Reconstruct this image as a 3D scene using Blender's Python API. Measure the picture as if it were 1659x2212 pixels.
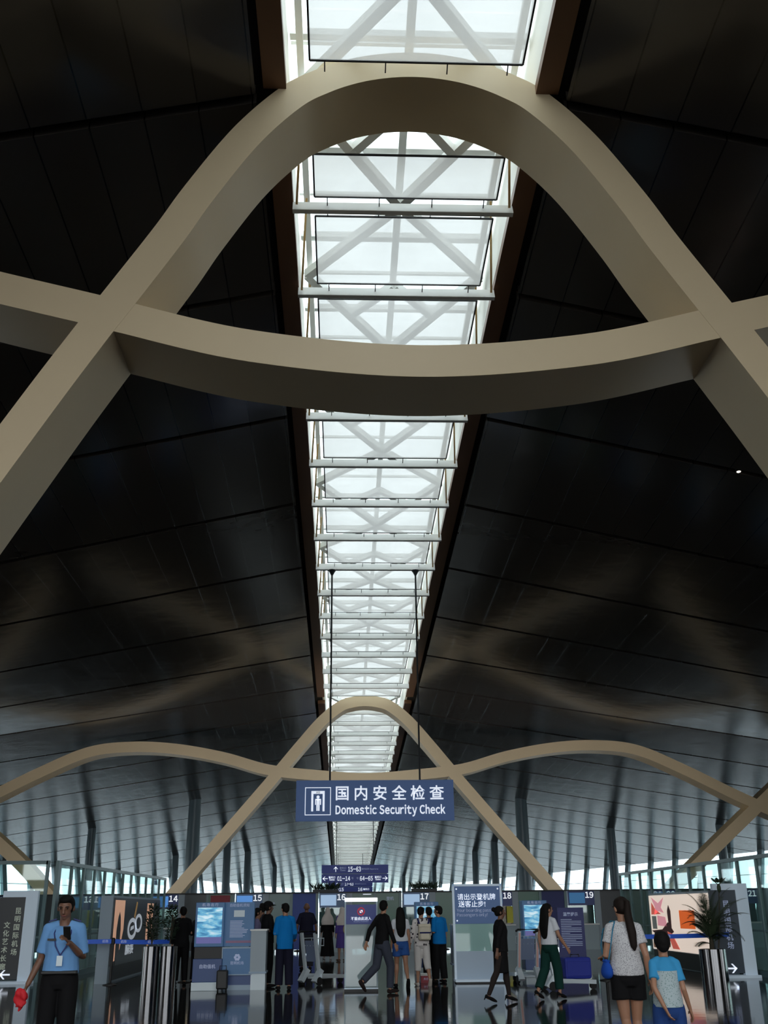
import bpy, bmesh, math, random
from mathutils import Vector, Matrix
random.seed(7)
PI = math.pi
SC = bpy.context.scene
COL = SC.collection
for o in list(bpy.data.objects):
    bpy.data.objects.remove(o)

# ------------------------------------------------------------------ camera, light, exposure
EYE = 1.605
FPX, PITCH, YAW, ROLL, CX = 2185.3, .3748, .0409, -.0098, -1.2368
cam = bpy.data.cameras.new('camera')
cam.sensor_fit = 'VERTICAL'; cam.sensor_height = 24.0
cam.lens = FPX / 2212 * 24.0
cam.clip_start = .05; cam.clip_end = 2000
camo = bpy.data.objects.new('camera', cam); COL.objects.link(camo)
camo.matrix_world = (Matrix.Translation((CX, 0, EYE)) @ Matrix.Rotation(-YAW, 4, 'Z')
                     @ Matrix.Rotation(PI / 2 + PITCH, 4, 'X') @ Matrix.Rotation(ROLL, 4, 'Z'))
SC.camera = camo
w = bpy.data.worlds.new('sky'); SC.world = w; w.use_nodes = True
nt = w.node_tree; nt.nodes.clear()
bg = nt.nodes.new('ShaderNodeBackground'); wo = nt.nodes.new('ShaderNodeOutputWorld')
bg.inputs[0].default_value = (.93, .975, 1.0, 1)      # bright overcast sky
bg.inputs[1].default_value = 3.25
nt.links.new(bg.outputs[0], wo.inputs[0])
vs = SC.view_settings
SC.display_settings.display_device = 'sRGB'
vs.view_transform = 'Standard'; vs.look = 'None'; vs.exposure = 0.0; vs.gamma = 1.0; vs.use_curve_mapping = False
SC.cycles.max_bounces = 10; SC.cycles.transparent_max_bounces = 24
SC.cycles.glossy_bounces = 5; SC.cycles.diffuse_bounces = 5; SC.cycles.transmission_bounces = 6
SC.cycles.sample_clamp_indirect = 6.0
SC.cycles.use_denoising = True

# ------------------------------------------------------------------ helpers
def lin(c):
    return tuple((x / 255 / 12.92) if x / 255 <= .04045 else ((x / 255 + .055) / 1.055) ** 2.4 for x in c)

MATS = {}
def mat(name, rgb, rough=.5, metal=0.0, spec=.5, emit=None, estr=0.0, noise=0.0, nscale=6.0, bump=0.0):
    if name in MATS: return MATS[name]
    m = bpy.data.materials.new(name); m.use_nodes = True
    n = m.node_tree; b = n.nodes['Principled BSDF']
    c = lin(rgb) + (1,)
    b.inputs['Base Color'].default_value = c
    b.inputs['Roughness'].default_value = rough
    b.inputs['Metallic'].default_value = metal
    b.inputs['Specular IOR Level'].default_value = spec
    if emit:
        b.inputs['Emission Color'].default_value = lin(emit) + (1,)
        b.inputs['Emission Strength'].default_value = estr
    if noise or bump:
        tc = n.nodes.new('ShaderNodeTexCoord'); nz = n.nodes.new('ShaderNodeTexNoise')
        nz.inputs['Scale'].default_value = nscale; nz.inputs['Detail'].default_value = 4
        n.links.new(tc.outputs['Object'], nz.inputs['Vector'])
        if noise:
            mx = n.nodes.new('ShaderNodeMix'); mx.data_type = 'RGBA'; mx.blend_type = 'MULTIPLY'
            mr = n.nodes.new('ShaderNodeMapRange')
            mr.inputs[3].default_value = 1 - noise; mr.inputs[4].default_value = 1 + noise * .4
            n.links.new(nz.outputs[0], mr.inputs[0])
            mx.inputs[0].default_value = 1; mx.inputs[6].default_value = c
            n.links.new(mr.outputs[0], mx.inputs[7])
            n.links.new(mx.outputs[2], b.inputs['Base Color'])
        if bump:
            bp = n.nodes.new('ShaderNodeBump'); bp.inputs['Strength'].default_value = bump
            n.links.new(nz.outputs[0], bp.inputs['Height']); n.links.new(bp.outputs[0], b.inputs['Normal'])
    MATS[name] = m
    return m

def glassy(name, tint, gloss=.12, rough=.02, body=None):
    """thin sheet glass: mostly clear, tinted, with a share of mirror reflection"""
    m = bpy.data.materials.new(name); m.use_nodes = True
    n = m.node_tree; n.nodes.clear(); L = n.links.new
    out = n.nodes.new('ShaderNodeOutputMaterial'); tr = n.nodes.new('ShaderNodeBsdfTransparent')
    gl = n.nodes.new('ShaderNodeBsdfGlossy'); gl.inputs['Roughness'].default_value = rough
    tr.inputs[0].default_value = tint + (1,)
    lw = n.nodes.new('ShaderNodeLayerWeight'); lw.inputs[0].default_value = .35
    mr = n.nodes.new('ShaderNodeMapRange'); mr.inputs[3].default_value = gloss * .5; mr.inputs[4].default_value = min(.5, gloss * 3)
    L(lw.outputs['Fresnel'], mr.inputs[0])
    mx = n.nodes.new('ShaderNodeMixShader'); L(mr.outputs[0], mx.inputs[0])
    base = tr.outputs[0]
    if body:
        df = n.nodes.new('ShaderNodeBsdfDiffuse'); df.inputs[0].default_value = lin(body[0]) + (1,)
        m2 = n.nodes.new('ShaderNodeMixShader'); m2.inputs[0].default_value = body[1]
        L(base, m2.inputs[1]); L(df.outputs[0], m2.inputs[2]); base = m2.outputs[0]
    L(base, mx.inputs[1]); L(gl.outputs[0], mx.inputs[2]); L(mx.outputs[0], out.inputs[0])
    MATS[name] = m
    return m

class MB:
    """collects shapes and links them as ONE mesh object"""
    def __init__(s): s.v = []; s.f = []
    def add(s, vs_, fs):
        k = len(s.v); s.v += [tuple(p) for p in vs_]; s.f += [tuple(i + k for i in f) for f in fs]; return s
    def box(s, c, d, M=None):
        x, y, z = (q / 2 for q in d); P = []
        for i in (-x, x):
            for j in (-y, y):
                for k in (-z, z):
                    p = Vector((i, j, k))
                    if M is not None: p = M @ p
                    P.append(p + Vector(c))
        return s.add(P, [(0, 1, 3, 2), (4, 6, 7, 5), (0, 4, 5, 1), (2, 3, 7, 6), (0, 2, 6, 4), (1, 5, 7, 3)])
    def bb(s, a, b):
        return s.box([(p + q) / 2 for p, q in zip(a, b)], [abs(q - p) for p, q in zip(a, b)])
    def bar(s, a, b, wx, wy, up=(0, 0, 1)):
        a, b = Vector(a), Vector(b); t = (b - a); l = t.length; t.normalize(); u = Vector(up)
        if abs(t.dot(u)) > .98: u = Vector((0, 1, 0))
        x = t.cross(u).normalized(); y = x.cross(t)
        M = Matrix((x, t, y)).transposed()
        return s.box((a + b) / 2, (wx, l, wy), M)
    def tube(s, pts, radii, n=10, ref=(1, 0, 0), cap=True):
        """loft of ellipses: radii = list of r or (rx, ry); ref = the direction of rx"""
        pts = [Vector(p) for p in pts]; m = len(pts); k = len(s.v); ref = Vector(ref)
        for i, p in enumerate(pts):
            t = (pts[min(i + 1, m - 1)] - pts[max(i - 1, 0)])
            t = t.normalized() if t.length > 1e-9 else Vector((0, 0, 1))
            u = ref - t * ref.dot(t)
            if u.length < 1e-3: u = t.orthogonal()
            u.normalize(); v = t.cross(u)
            r = radii[i] if i < len(radii) else radii[-1]
            rx, ry = r if isinstance(r, tuple) else (r, r)
            for j in range(n):
                a = 2 * PI * j / n
                s.v.append(tuple(p + u * rx * math.cos(a) + v * ry * math.sin(a)))
        for i in range(m - 1):
            for j in range(n):
                a, b = k + i * n + j, k + i * n + (j + 1) % n
                s.f.append((a, b, b + n, a + n))
        if cap:
            s.f.append(tuple(k + j for j in reversed(range(n)))); s.f.append(tuple(k + (m - 1) * n + j for j in range(n)))
        return s
    def ell(s, c, r, nu=16, nv=10, M=None, fn=None):
        k = len(s.v); c = Vector(c)
        def put(p):
            p = Vector((p[0] * r[0], p[1] * r[1], p[2] * r[2]))
            if M is not None: p = M @ p
            p = p + c
            if fn: p = fn(p)
            s.v.append(tuple(p))
        put((0, 0, -1))
        for i in range(1, nv):
            b = -PI / 2 + PI * i / nv
            for j in range(nu):
                a = 2 * PI * j / nu
                put((math.cos(b) * math.cos(a), math.cos(b) * math.sin(a), math.sin(b)))
        put((0, 0, 1)); e = len(s.v) - 1
        for j in range(nu):
            s.f.append((k, k + 1 + (j + 1) % nu, k + 1 + j))
            s.f.append((e, e - nu + j, e - nu + (j + 1) % nu))
        for i in range(nv - 2):
            for j in range(nu):
                a, b = k + 1 + i * nu + j, k + 1 + i * nu + (j + 1) % nu
                s.f.append((a, b, b + nu, a + nu))
        return s
    def lathe(s, prof, c=(0, 0, 0), n=24):
        k = len(s.v); m = len(prof)
        for r, z in prof:
            for j in range(n):
                a = 2 * PI * j / n
                s.v.append((c[0] + r * math.cos(a), c[1] + r * math.sin(a), c[2] + z))
        for i in range(m - 1):
            for j in range(n):
                a, b = k + i * n + j, k + i * n + (j + 1) % n
                s.f.append((a, b, b + n, a + n))
        s.f.append(tuple(k + j for j in reversed(range(n)))); s.f.append(tuple(k + (m - 1) * n + j for j in range(n)))
        return s
    def prism(s, poly, y0, y1):
        """polygon in x,z pushed from y0 to y1"""
        n = len(poly); k = len(s.v)
        s.v += [(x, y0, z) for x, z in poly] + [(x, y1, z) for x, z in poly]
        s.f.append(tuple(k + i for i in range(n))); s.f.append(tuple(k + n + i for i in reversed(range(n))))
        for i in range(n):
            j = (i + 1) % n; s.f.append((k + j, k + i, k + n + i, k + n + j))
        return s
    def mesh(s, name):
        me = bpy.data.meshes.new(name); me.from_pydata(s.v, [], s.f); me.update(); return me
    def build(s, name, m, parent=None, smooth=False, loc=None, rz=None, bevel=0):
        me = s.mesh(name)
        bm = bmesh.new(); bm.from_mesh(me); bmesh.ops.recalc_face_normals(bm, faces=bm.faces); bm.to_mesh(me); bm.free()
        return link(name, me, m, parent, smooth, loc, rz, bevel)

def link(name, me, m, parent=None, smooth=False, loc=None, rz=None, bevel=0):
    o = bpy.data.objects.new(name, me); COL.objects.link(o)
    if m: me.materials.append(m)
    if smooth:
        for p in me.polygons: p.use_smooth = True
        me.set_sharp_from_angle(angle=math.radians(55))
    if parent: o.parent = parent
    if loc: o.location = loc
    if rz is not None: o.rotation_euler = (0, 0, rz)
    if bevel:
        b = o.modifiers.new('bevel', 'BEVEL'); b.width = bevel; b.segments = 2; b.limit_method = 'ANGLE'
    return o

def tag(o, label, cat, group=None):
    o['label'] = label; o['category'] = cat
    if group: o['group'] = group
    return o
def thing(name, label, cat, loc=(0, 0, 0), rz=0, group=None):
    o = bpy.data.objects.new(name, None); COL.objects.link(o); o.empty_display_size = .1
    o.location = loc; o.rotation_euler = (0, 0, rz)
    return tag(o, label, cat, group)
def struct(o):
    o['kind'] = 'structure'; return o

def evaluated_mesh(o):
    dg = bpy.context.evaluated_depsgraph_get()
    return bpy.data.meshes.new_from_object(o.evaluated_get(dg), depsgraph=dg)

def text(name, body, h, m, parent, loc, rz=0, bold=0.0, align='CENTER', sx=1.0, spacing=1.0, depth=.004, width=None, lines=1.0, sans=True):
    """upright lettering facing -y when rz = 0; h = font size, width = fitted width"""
    if sans and all(ord(q) < 127 for q in body):
        return latin(name, body, h, m, parent, loc, rz, bold, align, depth, width, lines)
    c = bpy.data.curves.new(name, 'FONT'); c.body = body; c.size = h; c.align_x = align; c.align_y = 'CENTER'
    c.offset = bold * h; c.extrude = depth; c.space_character = spacing; c.space_line = lines; c.resolution_u = 3
    t = bpy.data.objects.new(name, c); COL.objects.link(t)
    me = evaluated_mesh(t); bpy.data.objects.remove(t); bpy.data.curves.remove(c)
    xs = [v.co.x for v in me.vertices]
    if width and xs: sx = width / (max(xs) - min(xs))
    R = Matrix.Rotation(rz, 4, 'Z') @ Matrix.Rotation(PI / 2, 4, 'X') @ Matrix.Diagonal((sx, 1, 1, 1))
    me.transform(R); me.materials.clear()
    return link(name, me, m, parent, loc=loc)

def latin(name, body, h, m, parent, loc, rz, bold, align, depth, width, lines):
    """proportional sans-serif lettering, set glyph by glyph from the full-width forms"""
    V_, F_ = [], []; y = 0.0; rows = body.split('\n'); y = (len(rows) - 1) * h * lines * .55
    for row in rows:
        x = 0.0; k0 = len(V_)
        for ch in row:
            if ch == ' ': x += .26 * h; continue
            c = bpy.data.curves.new(name, 'FONT'); c.body = chr(ord(ch) + 0xFEE0); c.size = h; c.offset = bold * h; c.extrude = depth; c.resolution_u = 3
            t = bpy.data.objects.new(name, c); COL.objects.link(t); me = evaluated_mesh(t); bpy.data.objects.remove(t); bpy.data.curves.remove(c)
            xs = [v.co.x for v in me.vertices]
            if xs:
                x0, x1 = min(xs), max(xs); k = len(V_)
                V_ += [[v.co.x - x0 + x, v.co.y - .37 * h + y, v.co.z] for v in me.vertices]
                F_ += [tuple(i + k for i in p_.vertices) for p_ in me.polygons]; x += (x1 - x0) + .085 * h
            bpy.data.meshes.remove(me)
        wd = x - .085 * h; sc = width / wd if width else .92; off = {'CENTER': wd / 2, 'LEFT': 0, 'RIGHT': wd}[align]
        for v in V_[k0:]: v[0] = (v[0] - off) * sc
        y -= h * lines * 1.1
    me = bpy.data.meshes.new(name); me.from_pydata([tuple(v) for v in V_], [], F_); me.update()
    me.transform(Matrix.Rotation(rz, 4, 'Z') @ Matrix.Rotation(PI / 2, 4, 'X'))
    return link(name, me, m, parent, loc=loc)

def blob(shape, name, m, parent, vox=.009, smooth=2):
    """fuses overlapping closed shapes into one continuous skin"""
    me = shape.mesh(name); bm = bmesh.new(); bm.from_mesh(me)
    bmesh.ops.recalc_face_normals(bm, faces=bm.faces); bm.to_mesh(me); bm.free()
    t = bpy.data.objects.new(name, me); COL.objects.link(t)
    r = t.modifiers.new('r', 'REMESH'); r.mode = 'VOXEL'; r.voxel_size = vox
    s = t.modifiers.new('s', 'SMOOTH'); s.iterations = smooth; s.factor = .5
    e = evaluated_mesh(t); bpy.data.objects.remove(t)
    return link(name, e, m, parent, smooth=True)

def crom(P, k=8):
    P = [Vector(p) for p in P]; Q = [P[0] * 2 - P[1]] + P + [P[-1] * 2 - P[-2]]; out = []
    for i in range(1, len(Q) - 2):
        a, b, c, d = Q[i - 1:i + 3]
        for j in range(k):
            t = j / k
            out.append(.5 * ((2 * b) + (c - a) * t + (2 * a - 5 * b + 4 * c - d) * t * t + (3 * b - a - 3 * c + d) * t ** 3))
    out.append(P[-1]); return out

# ------------------------------------------------------------------ shape of the hall
Y0, BAY = 15.217, 3.0
def ridge(y): return 16.07 - .0647 * (y - Y0)                 # underside of the skylight's crossbeams
def slope(y): return .225 - .07 * min(max((y - 33) / 24, 0), 1)
def ceil_z(x, y): return ridge(y) + .1 - slope(y) * (abs(x) - 3.0)
def wall_x(y): return 32.5 - .322 * (y - 100.5)               # the side glazing runs inwards with depth
YEND = 190.0

# ------------------------------------------------------------------ materials of the shell
def floor_mat():
    m = bpy.data.materials.new('polished granite'); m.use_nodes = True; n = m.node_tree; b = n.nodes['Principled BSDF']; L = n.links.new
    tc = n.nodes.new('ShaderNodeTexCoord'); nz = n.nodes.new('ShaderNodeTexNoise'); nz.inputs['Scale'].default_value = 55; nz.inputs['Detail'].default_value = 6
    L(tc.outputs['Object'], nz.inputs['Vector'])
    cr = n.nodes.new('ShaderNodeValToRGB')
    cr.color_ramp.elements[0].color = (.010, .0095, .009, 1); cr.color_ramp.elements[1].color = (.032, .030, .027, 1)
    cr.color_ramp.elements[0].position = .3; cr.color_ramp.elements[1].position = .75
    L(nz.outputs[0], cr.inputs[0])
    br = n.nodes.new('ShaderNodeTexBrick'); br.offset = 0; br.inputs['Scale'].default_value = 1
    br.inputs['Brick Width'].default_value = 1.0; br.inputs['Row Height'].default_value = 1.0; br.inputs['Mortar Size'].default_value = .006
    br.inputs['Color1'].default_value = (1, 1, 1, 1); br.inputs['Color2'].default_value = (.86, .86, .86, 1); br.inputs['Mortar'].default_value = (.35, .35, .35, 1)
    L(tc.outputs['Object'], br.inputs['Vector'])
    mx = n.nodes.new('ShaderNodeMix'); mx.data_type = 'RGBA'; mx.blend_type = 'MULTIPLY'; mx.inputs[0].default_value = 1
    L(cr.outputs[0], mx.inputs[6]); L(br.outputs[0], mx.inputs[7]); L(mx.outputs[2], b.inputs['Base Color'])
    b.inputs['Roughness'].default_value = .07; b.inputs['Specular IOR Level'].default_value = .22
    n2 = n.nodes.new('ShaderNodeTexNoise'); n2.inputs['Scale'].default_value = 3.0; L(tc.outputs['Object'], n2.inputs['Vector'])
    bp = n.nodes.new('ShaderNodeBump'); bp.inputs['Strength'].default_value = .005; bp.inputs['Distance'].default_value = .2
    L(n2.outputs[0], bp.inputs['Height']); L(bp.outputs[0], b.inputs['Normal'])
    return m
def ceiling_mat():
    m = bpy.data.materials.new('dark glossy ceiling panels'); m.use_nodes = True; n = m.node_tree; b = n.nodes['Principled BSDF']; L = n.links.new
    tc = n.nodes.new('ShaderNodeTexCoord'); sp = n.nodes.new('ShaderNodeSeparateXYZ'); L(tc.outputs['Object'], sp.inputs[0])
    def M(op, a, bb):
        q = n.nodes.new('ShaderNodeMath'); q.operation = op
        for i, v in enumerate((a, bb)):
            if v is None: continue
            if isinstance(v, (int, float)): q.inputs[i].default_value = v
            else: L(v, q.inputs[i])
        return q.outputs[0]
    fx = M('FRACT', M('DIVIDE', M('ABSOLUTE', sp.outputs[0], None), 1.02), None)
    line = M('LESS_THAN', fx, .028)
    mx = n.nodes.new('ShaderNodeMix'); mx.data_type = 'RGBA'; L(line, mx.inputs[0])
    mx.inputs[6].default_value = (.060, .052, .046, 1); mx.inputs[7].default_value = (.006, .006, .006, 1)
    L(mx.outputs[2], b.inputs['Base Color'])
    b.inputs['Roughness'].default_value = .18; b.inputs['Specular IOR Level'].default_value = .65
    nz = n.nodes.new('ShaderNodeTexNoise'); nz.inputs['Scale'].default_value = .9; nz.inputs['Detail'].default_value = 2
    L(tc.outputs['Object'], nz.inputs['Vector'])
    h = M('SUBTRACT', M('MULTIPLY', nz.outputs[0], .05), M('MULTIPLY', line, .02))
    bp = n.nodes.new('ShaderNodeBump'); bp.inputs['Strength'].default_value = .22; bp.inputs['Distance'].default_value = 1.0
    L(h, bp.inputs['Height']); L(bp.outputs[0], b.inputs['Normal'])
    return m
M_FLOOR, M_CEIL = floor_mat(), ceiling_mat()
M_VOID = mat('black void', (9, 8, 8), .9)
M_TRIM = mat('brown ceiling edge trim', (120, 84, 58), .5)
M_WHITE = mat('white steel', (232, 232, 228), .5)
M_CURB = mat('white skylight lining', (240, 238, 230), .6, noise=.08, nscale=1.2)
M_RIB = mat('pale champagne metal', (222, 200, 164), .42, metal=.0, noise=.10, nscale=.55)
M_GROUND = mat('pale apron ground', (224, 228, 216), .9, noise=.1, nscale=.1)
M_COLUMN = mat('blue grey column steel', (92, 112, 124), .35)
M_MULL = mat('pale grey mullion', (168, 188, 196), .5)
M_FRAME = mat('dark thin frame', (46, 46, 48), .5)
M_POST = mat('grey green steel post', (104, 128, 130), .35)
M_DARK = mat('matt black', (16, 16, 17), .5)
M_CHROME = mat('brushed steel', (196, 200, 204), .22, metal=1.0)
M_PANE = glassy('window glass', (.90, .97, 1.0), .06)
M_GLASS = glassy('partition glass', (.80, .93, .91), .16)
M_ROOFPANE = glassy('roof glass', (.90, .95, .96), .04)

# ------------------------------------------------------------------ setting: ground, floor, ceiling, skylight
struct(MB().bb((-400, 30, -.35), (400, 500, -.25)).build('floor_ground', M_GROUND))
struct(MB().bb((-400, -400, -.35), (400, 30, -.25)).build('floor_forecourt', mat('dark asphalt', (58, 58, 58), .9)))
M_FRONT = mat('dark stone front wall', (44, 42, 40), .6)
fw = MB()
for xa, xb, za, zb in ((-62, -25, 0, 19), (25, 62, 0, 19), (-25, 25, 3.3, 3.9), (-8.4, -7.6, 0, 19), (2.6, 3.4, 0, 3.3), (7.6, 8.4, 0, 19)): fw.bb((xa, -24.4, za), (xb, -24, zb))
struct(fw.build('wall_front', M_FRONT))  # unseen behind the camera; piers and openings shaped for light on the arches
for s_, side in ((-1, 'left'), (1, 'right')):
    sw = MB(); ya = -24
    while ya < 79:
        a, b = wall_x(ya) + .4, wall_x(ya + 13) + .4; zw = 7.5 if ya < 27 else 2.4
        sw.add([(s_ * a, ya, 0), (s_ * b, ya + 13, 0), (s_ * b, ya + 13, zw), (s_ * a, ya, zw),
                (s_ * (a + .3), ya, 0), (s_ * (b + .3), ya + 13, 0), (s_ * (b + .3), ya + 13, zw), (s_ * (a + .3), ya, zw)],
               [(0, 1, 2, 3), (7, 6, 5, 4), (0, 4, 5, 1), (1, 5, 6, 2), (2, 6, 7, 3), (3, 7, 4, 0)])
        for yy in (ya, ya + 4.3, ya + 8.6): sw.bb((s_ * (wall_x(yy) + .45), yy - .15, 2.3), (s_ * (wall_x(yy) + .85), yy + .15, 6.5)); ya += 13
    struct(sw.build('wall_' + side, M_FRONT))  # out of view; solid and open heights set to steer side light
struct(MB().bb((-62, -26, -.24), (62, 196, 0)).build('floor', M_FLOOR))

for side, s in (('left', -1), ('right', 1)):
    b, back = MB(), MB()
    for k in range(-6, 29):
        ya, yb = Y0 + 6 * k + .17, Y0 + 6 * k + 5.95
        rows = []
        for i in range(7):
            y = ya + (yb - ya) * i / 6
            x1 = max(min(wall_x(y) + .5, 3.0 + (ridge(y) + .1 - 4.6) / slope(y)), 3.2)
            rows.append([(s * (3.0 + (x1 - 3.0) * j / 22), y, ceil_z(3.0 + (x1 - 3.0) * j / 22, y)) for j in range(23)])
        kk = len(b.v); nn = 23
        for r in rows: b.v += r
        for i in range(6):
            for j in range(nn - 1):
                q = kk + i * nn + j; b.f.append((q, q + 1, q + nn + 1, q + nn))
        # turned-up edges give the panels thickness at the slots
        for r, dy in ((rows[0], 0), (rows[-1], 0)):
            k2 = len(b.v); b.v += r + [(x, y, z + .22) for x, y, z in r]
            for j in range(nn - 1): b.f.append((k2 + j, k2 + j + 1, k2 + nn + j + 1, k2 + nn + j))
    struct(b.build('ceiling_' + side, M_CEIL, smooth=True))
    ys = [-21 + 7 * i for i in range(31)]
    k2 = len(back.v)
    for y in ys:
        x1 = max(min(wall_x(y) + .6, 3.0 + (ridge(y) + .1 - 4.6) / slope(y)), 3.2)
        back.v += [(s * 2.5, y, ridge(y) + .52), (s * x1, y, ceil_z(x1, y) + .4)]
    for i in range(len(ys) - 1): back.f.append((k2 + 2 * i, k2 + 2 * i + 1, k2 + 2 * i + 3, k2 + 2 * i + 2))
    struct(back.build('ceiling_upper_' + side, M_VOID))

def skew(bx, y0, y1, xa, xb, za, zb):
    """box following the ridge's fall"""
    P = [(x, y, ridge(y) + z) for y in (y0, y1) for x in (xa, xb) for z in (za, zb)]
    return bx.add(P, [(0, 1, 3, 2), (4, 6, 7, 5), (0, 4, 5, 1), (2, 3, 7, 6), (0, 2, 6, 4), (1, 5, 7, 3)])
for i, (side, s) in enumerate((('left', -1), ('right', 1))):
    # the trim is cut where the near and far arches pass through
    tb = MB()
    for ya, yb in ((-21, Y0), (Y0 + 1.5, Y0 + 45), (Y0 + 46.5, 178)):
        skew(tb, ya, yb, s * 2.42, s * 2.86, .28, .5)
    struct(tb.build('trim_%d' % (i + 1), M_TRIM))
    struct(skew(MB(), -21, 178, s * 2.44, s * 2.56, .50, 2.35).build('wall_skylight_' + side, M_CURB))
tr = MB()
def T(a, b_, wd): tr.bar(a, b_, wd, wd)
for n in range(-8, 54):
    y = Y0 + BAY * n; y2 = y + BAY
    zt = lambda yy, h: ridge(yy) + h
    for x in (-2.2, 0, 2.2): T((x, y, zt(y, 1.75)), (x, y2, zt(y2, 1.75)), .17 if x == 0 else .14)
    T((-2.4, y + .2, zt(y, 1.9)), (2.4, y + .2, zt(y, 1.9)), .16)
    T((-2.4, y + .55, zt(y + .5, 2.1)), (2.4, y + .55, zt(y + .5, 2.1)), .09)
    T((-2.4, y + 1.9, zt(y + 1.9, 2.1)), (2.4, y + 1.9, zt(y + 1.9, 2.1)), .08)
    for s in (-1, 1):
        ya_, yb_, ym = y + 1.2, y2 + 1.2, y + 2.7
        if n % 2: T((0, ya_, zt(ya_, 1.2)), (s * 2.25, yb_, zt(yb_, 1.5)), .22)
        else:
            T((s * 2.25, ya_, zt(ya_, 1.5)), (0, yb_, zt(yb_, 1.2)), .22)
            T((0, ya_, zt(ya_, 1.2)), (s * 1.12, ym, zt(ym, 1.35)), .2)
struct(tr.build('trim_3', M_WHITE))
for n in range(-8, 54):
    struct(skew(MB(), Y0 + BAY * n + .02, Y0 + BAY * (n + 1) - .02, -2.5, 2.5, 2.36, 2.38).build('window_%d' % (n + 9), M_ROOFPANE))
struct(MB().bb((-2.6, 177.6, ridge(178) + .2), (2.6, 177.8, ridge(178) + 2.4)).build('wall_skylight_end', M_CURB))

# side glazing, one window per bay, leaning outwards
wn = 70
def glaze(s, y0, y1):
    global wn; wn += 1
    xa, xb = wall_x(y0), wall_x(y1)
    root = bpy.data.objects.new('window_%d' % wn, None); COL.objects.link(root); root['kind'] = 'structure'
    za, zb = ceil_z(xa, y0), ceil_z(xb, y1)
    def P(t, z, off=0):
        x = xa + (xb - xa) * t; y = y0 + (y1 - y0) * t
        return Vector((s * (x + (z - 6) * .16 + off), y, z))
    pane = MB(); q = [P(0, .0), P(1, .0), P(1, zb), P(0, za)]
    d = Vector((s * .03, 0, 0)); pane.add(q + [p + d for p in q], [(0, 1, 2, 3), (7, 6, 5, 4), (0, 4, 5, 1), (1, 5, 6, 2), (2, 6, 7, 3), (3, 7, 4, 0)])
    pane.build('pane', M_PANE, root)
    mu = MB(); A, B = P(0, 0), P(0, za + .1); mu.bar(A, B, .62, .30, up=(s * 1, .32, 0)); mu.build('mullion', M_MULL, root)
    for zz, r in ((1.3, .07), (2.9, .06), (4.2, .05)):
        MB().bar(P(0, zz, -.1), P(1, zz, -.1), r, r).build('transom', M_MULL, root)
for s in (-1, 1):
    y = 80.0
    while y < YEND - 1: glaze(s, y, y + 4); y += 4
root = bpy.data.objects.new('window_140', None); COL.objects.link(root); root['kind'] = 'structure'
MB().bb((-5, YEND + 1.0, 0), (5, YEND + 1.04, 6.2)).build('pane', M_PANE, root)
for x in (-5, -3, -1, 1, 3, 5): MB().bb((x - .12, YEND + .8, 0), (x + .12, YEND + 1.2, 6.2)).build('mullion', M_MULL, root)

# ------------------------------------------------------------------ skylight: crossbeams and hung diffuser panels
def sheet_mat():
    m = bpy.data.materials.new('translucent white fabric'); m.use_nodes = True; n = m.node_tree; n.nodes.clear(); L = n.links.new
    out = n.nodes.new('ShaderNodeOutputMaterial'); t = n.nodes.new('ShaderNodeBsdfTransparent'); t.inputs[0].default_value = (.95, .93, .92, 1)
    d = n.nodes.new('ShaderNodeBsdfTranslucent'); d.inputs[0].default_value = (.45, .43, .42, 1)
    x = n.nodes.new('ShaderNodeMixShader'); x.inputs[0].default_value = .81
    L(t.outputs[0], x.inputs[1]); L(d.outputs[0], x.inputs[2]); L(x.outputs[0], out.inputs[0]); return m
M_SHEET = sheet_mat()
M_TAN = mat('tan steel rod', (196, 160, 104), .5)
ORD = lambda k: {1: 'first', 2: 'second', 3: 'third', 4: 'fourth', 5: 'fifth', 6: 'sixth', 7: 'seventh', 8: 'eighth', 9: 'ninth', 10: 'tenth',
                 11: 'eleventh', 12: 'twelfth', 13: 'thirteenth', 14: 'fourteenth'}.get(k, '%dth' % k if k not in (21, 22, 23, 31, 32, 33) else '%d%s' % (k, {1: 'st', 2: 'nd', 3: 'rd'}[k % 10]))
def place_words(n):
    if n < 0: return 'overhead, in front of the near arch'
    if n < 15: return '%s beyond the near arch' % ORD(n + 1)
    return '%s beyond the far arch' % ORD(n - 14)
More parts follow.
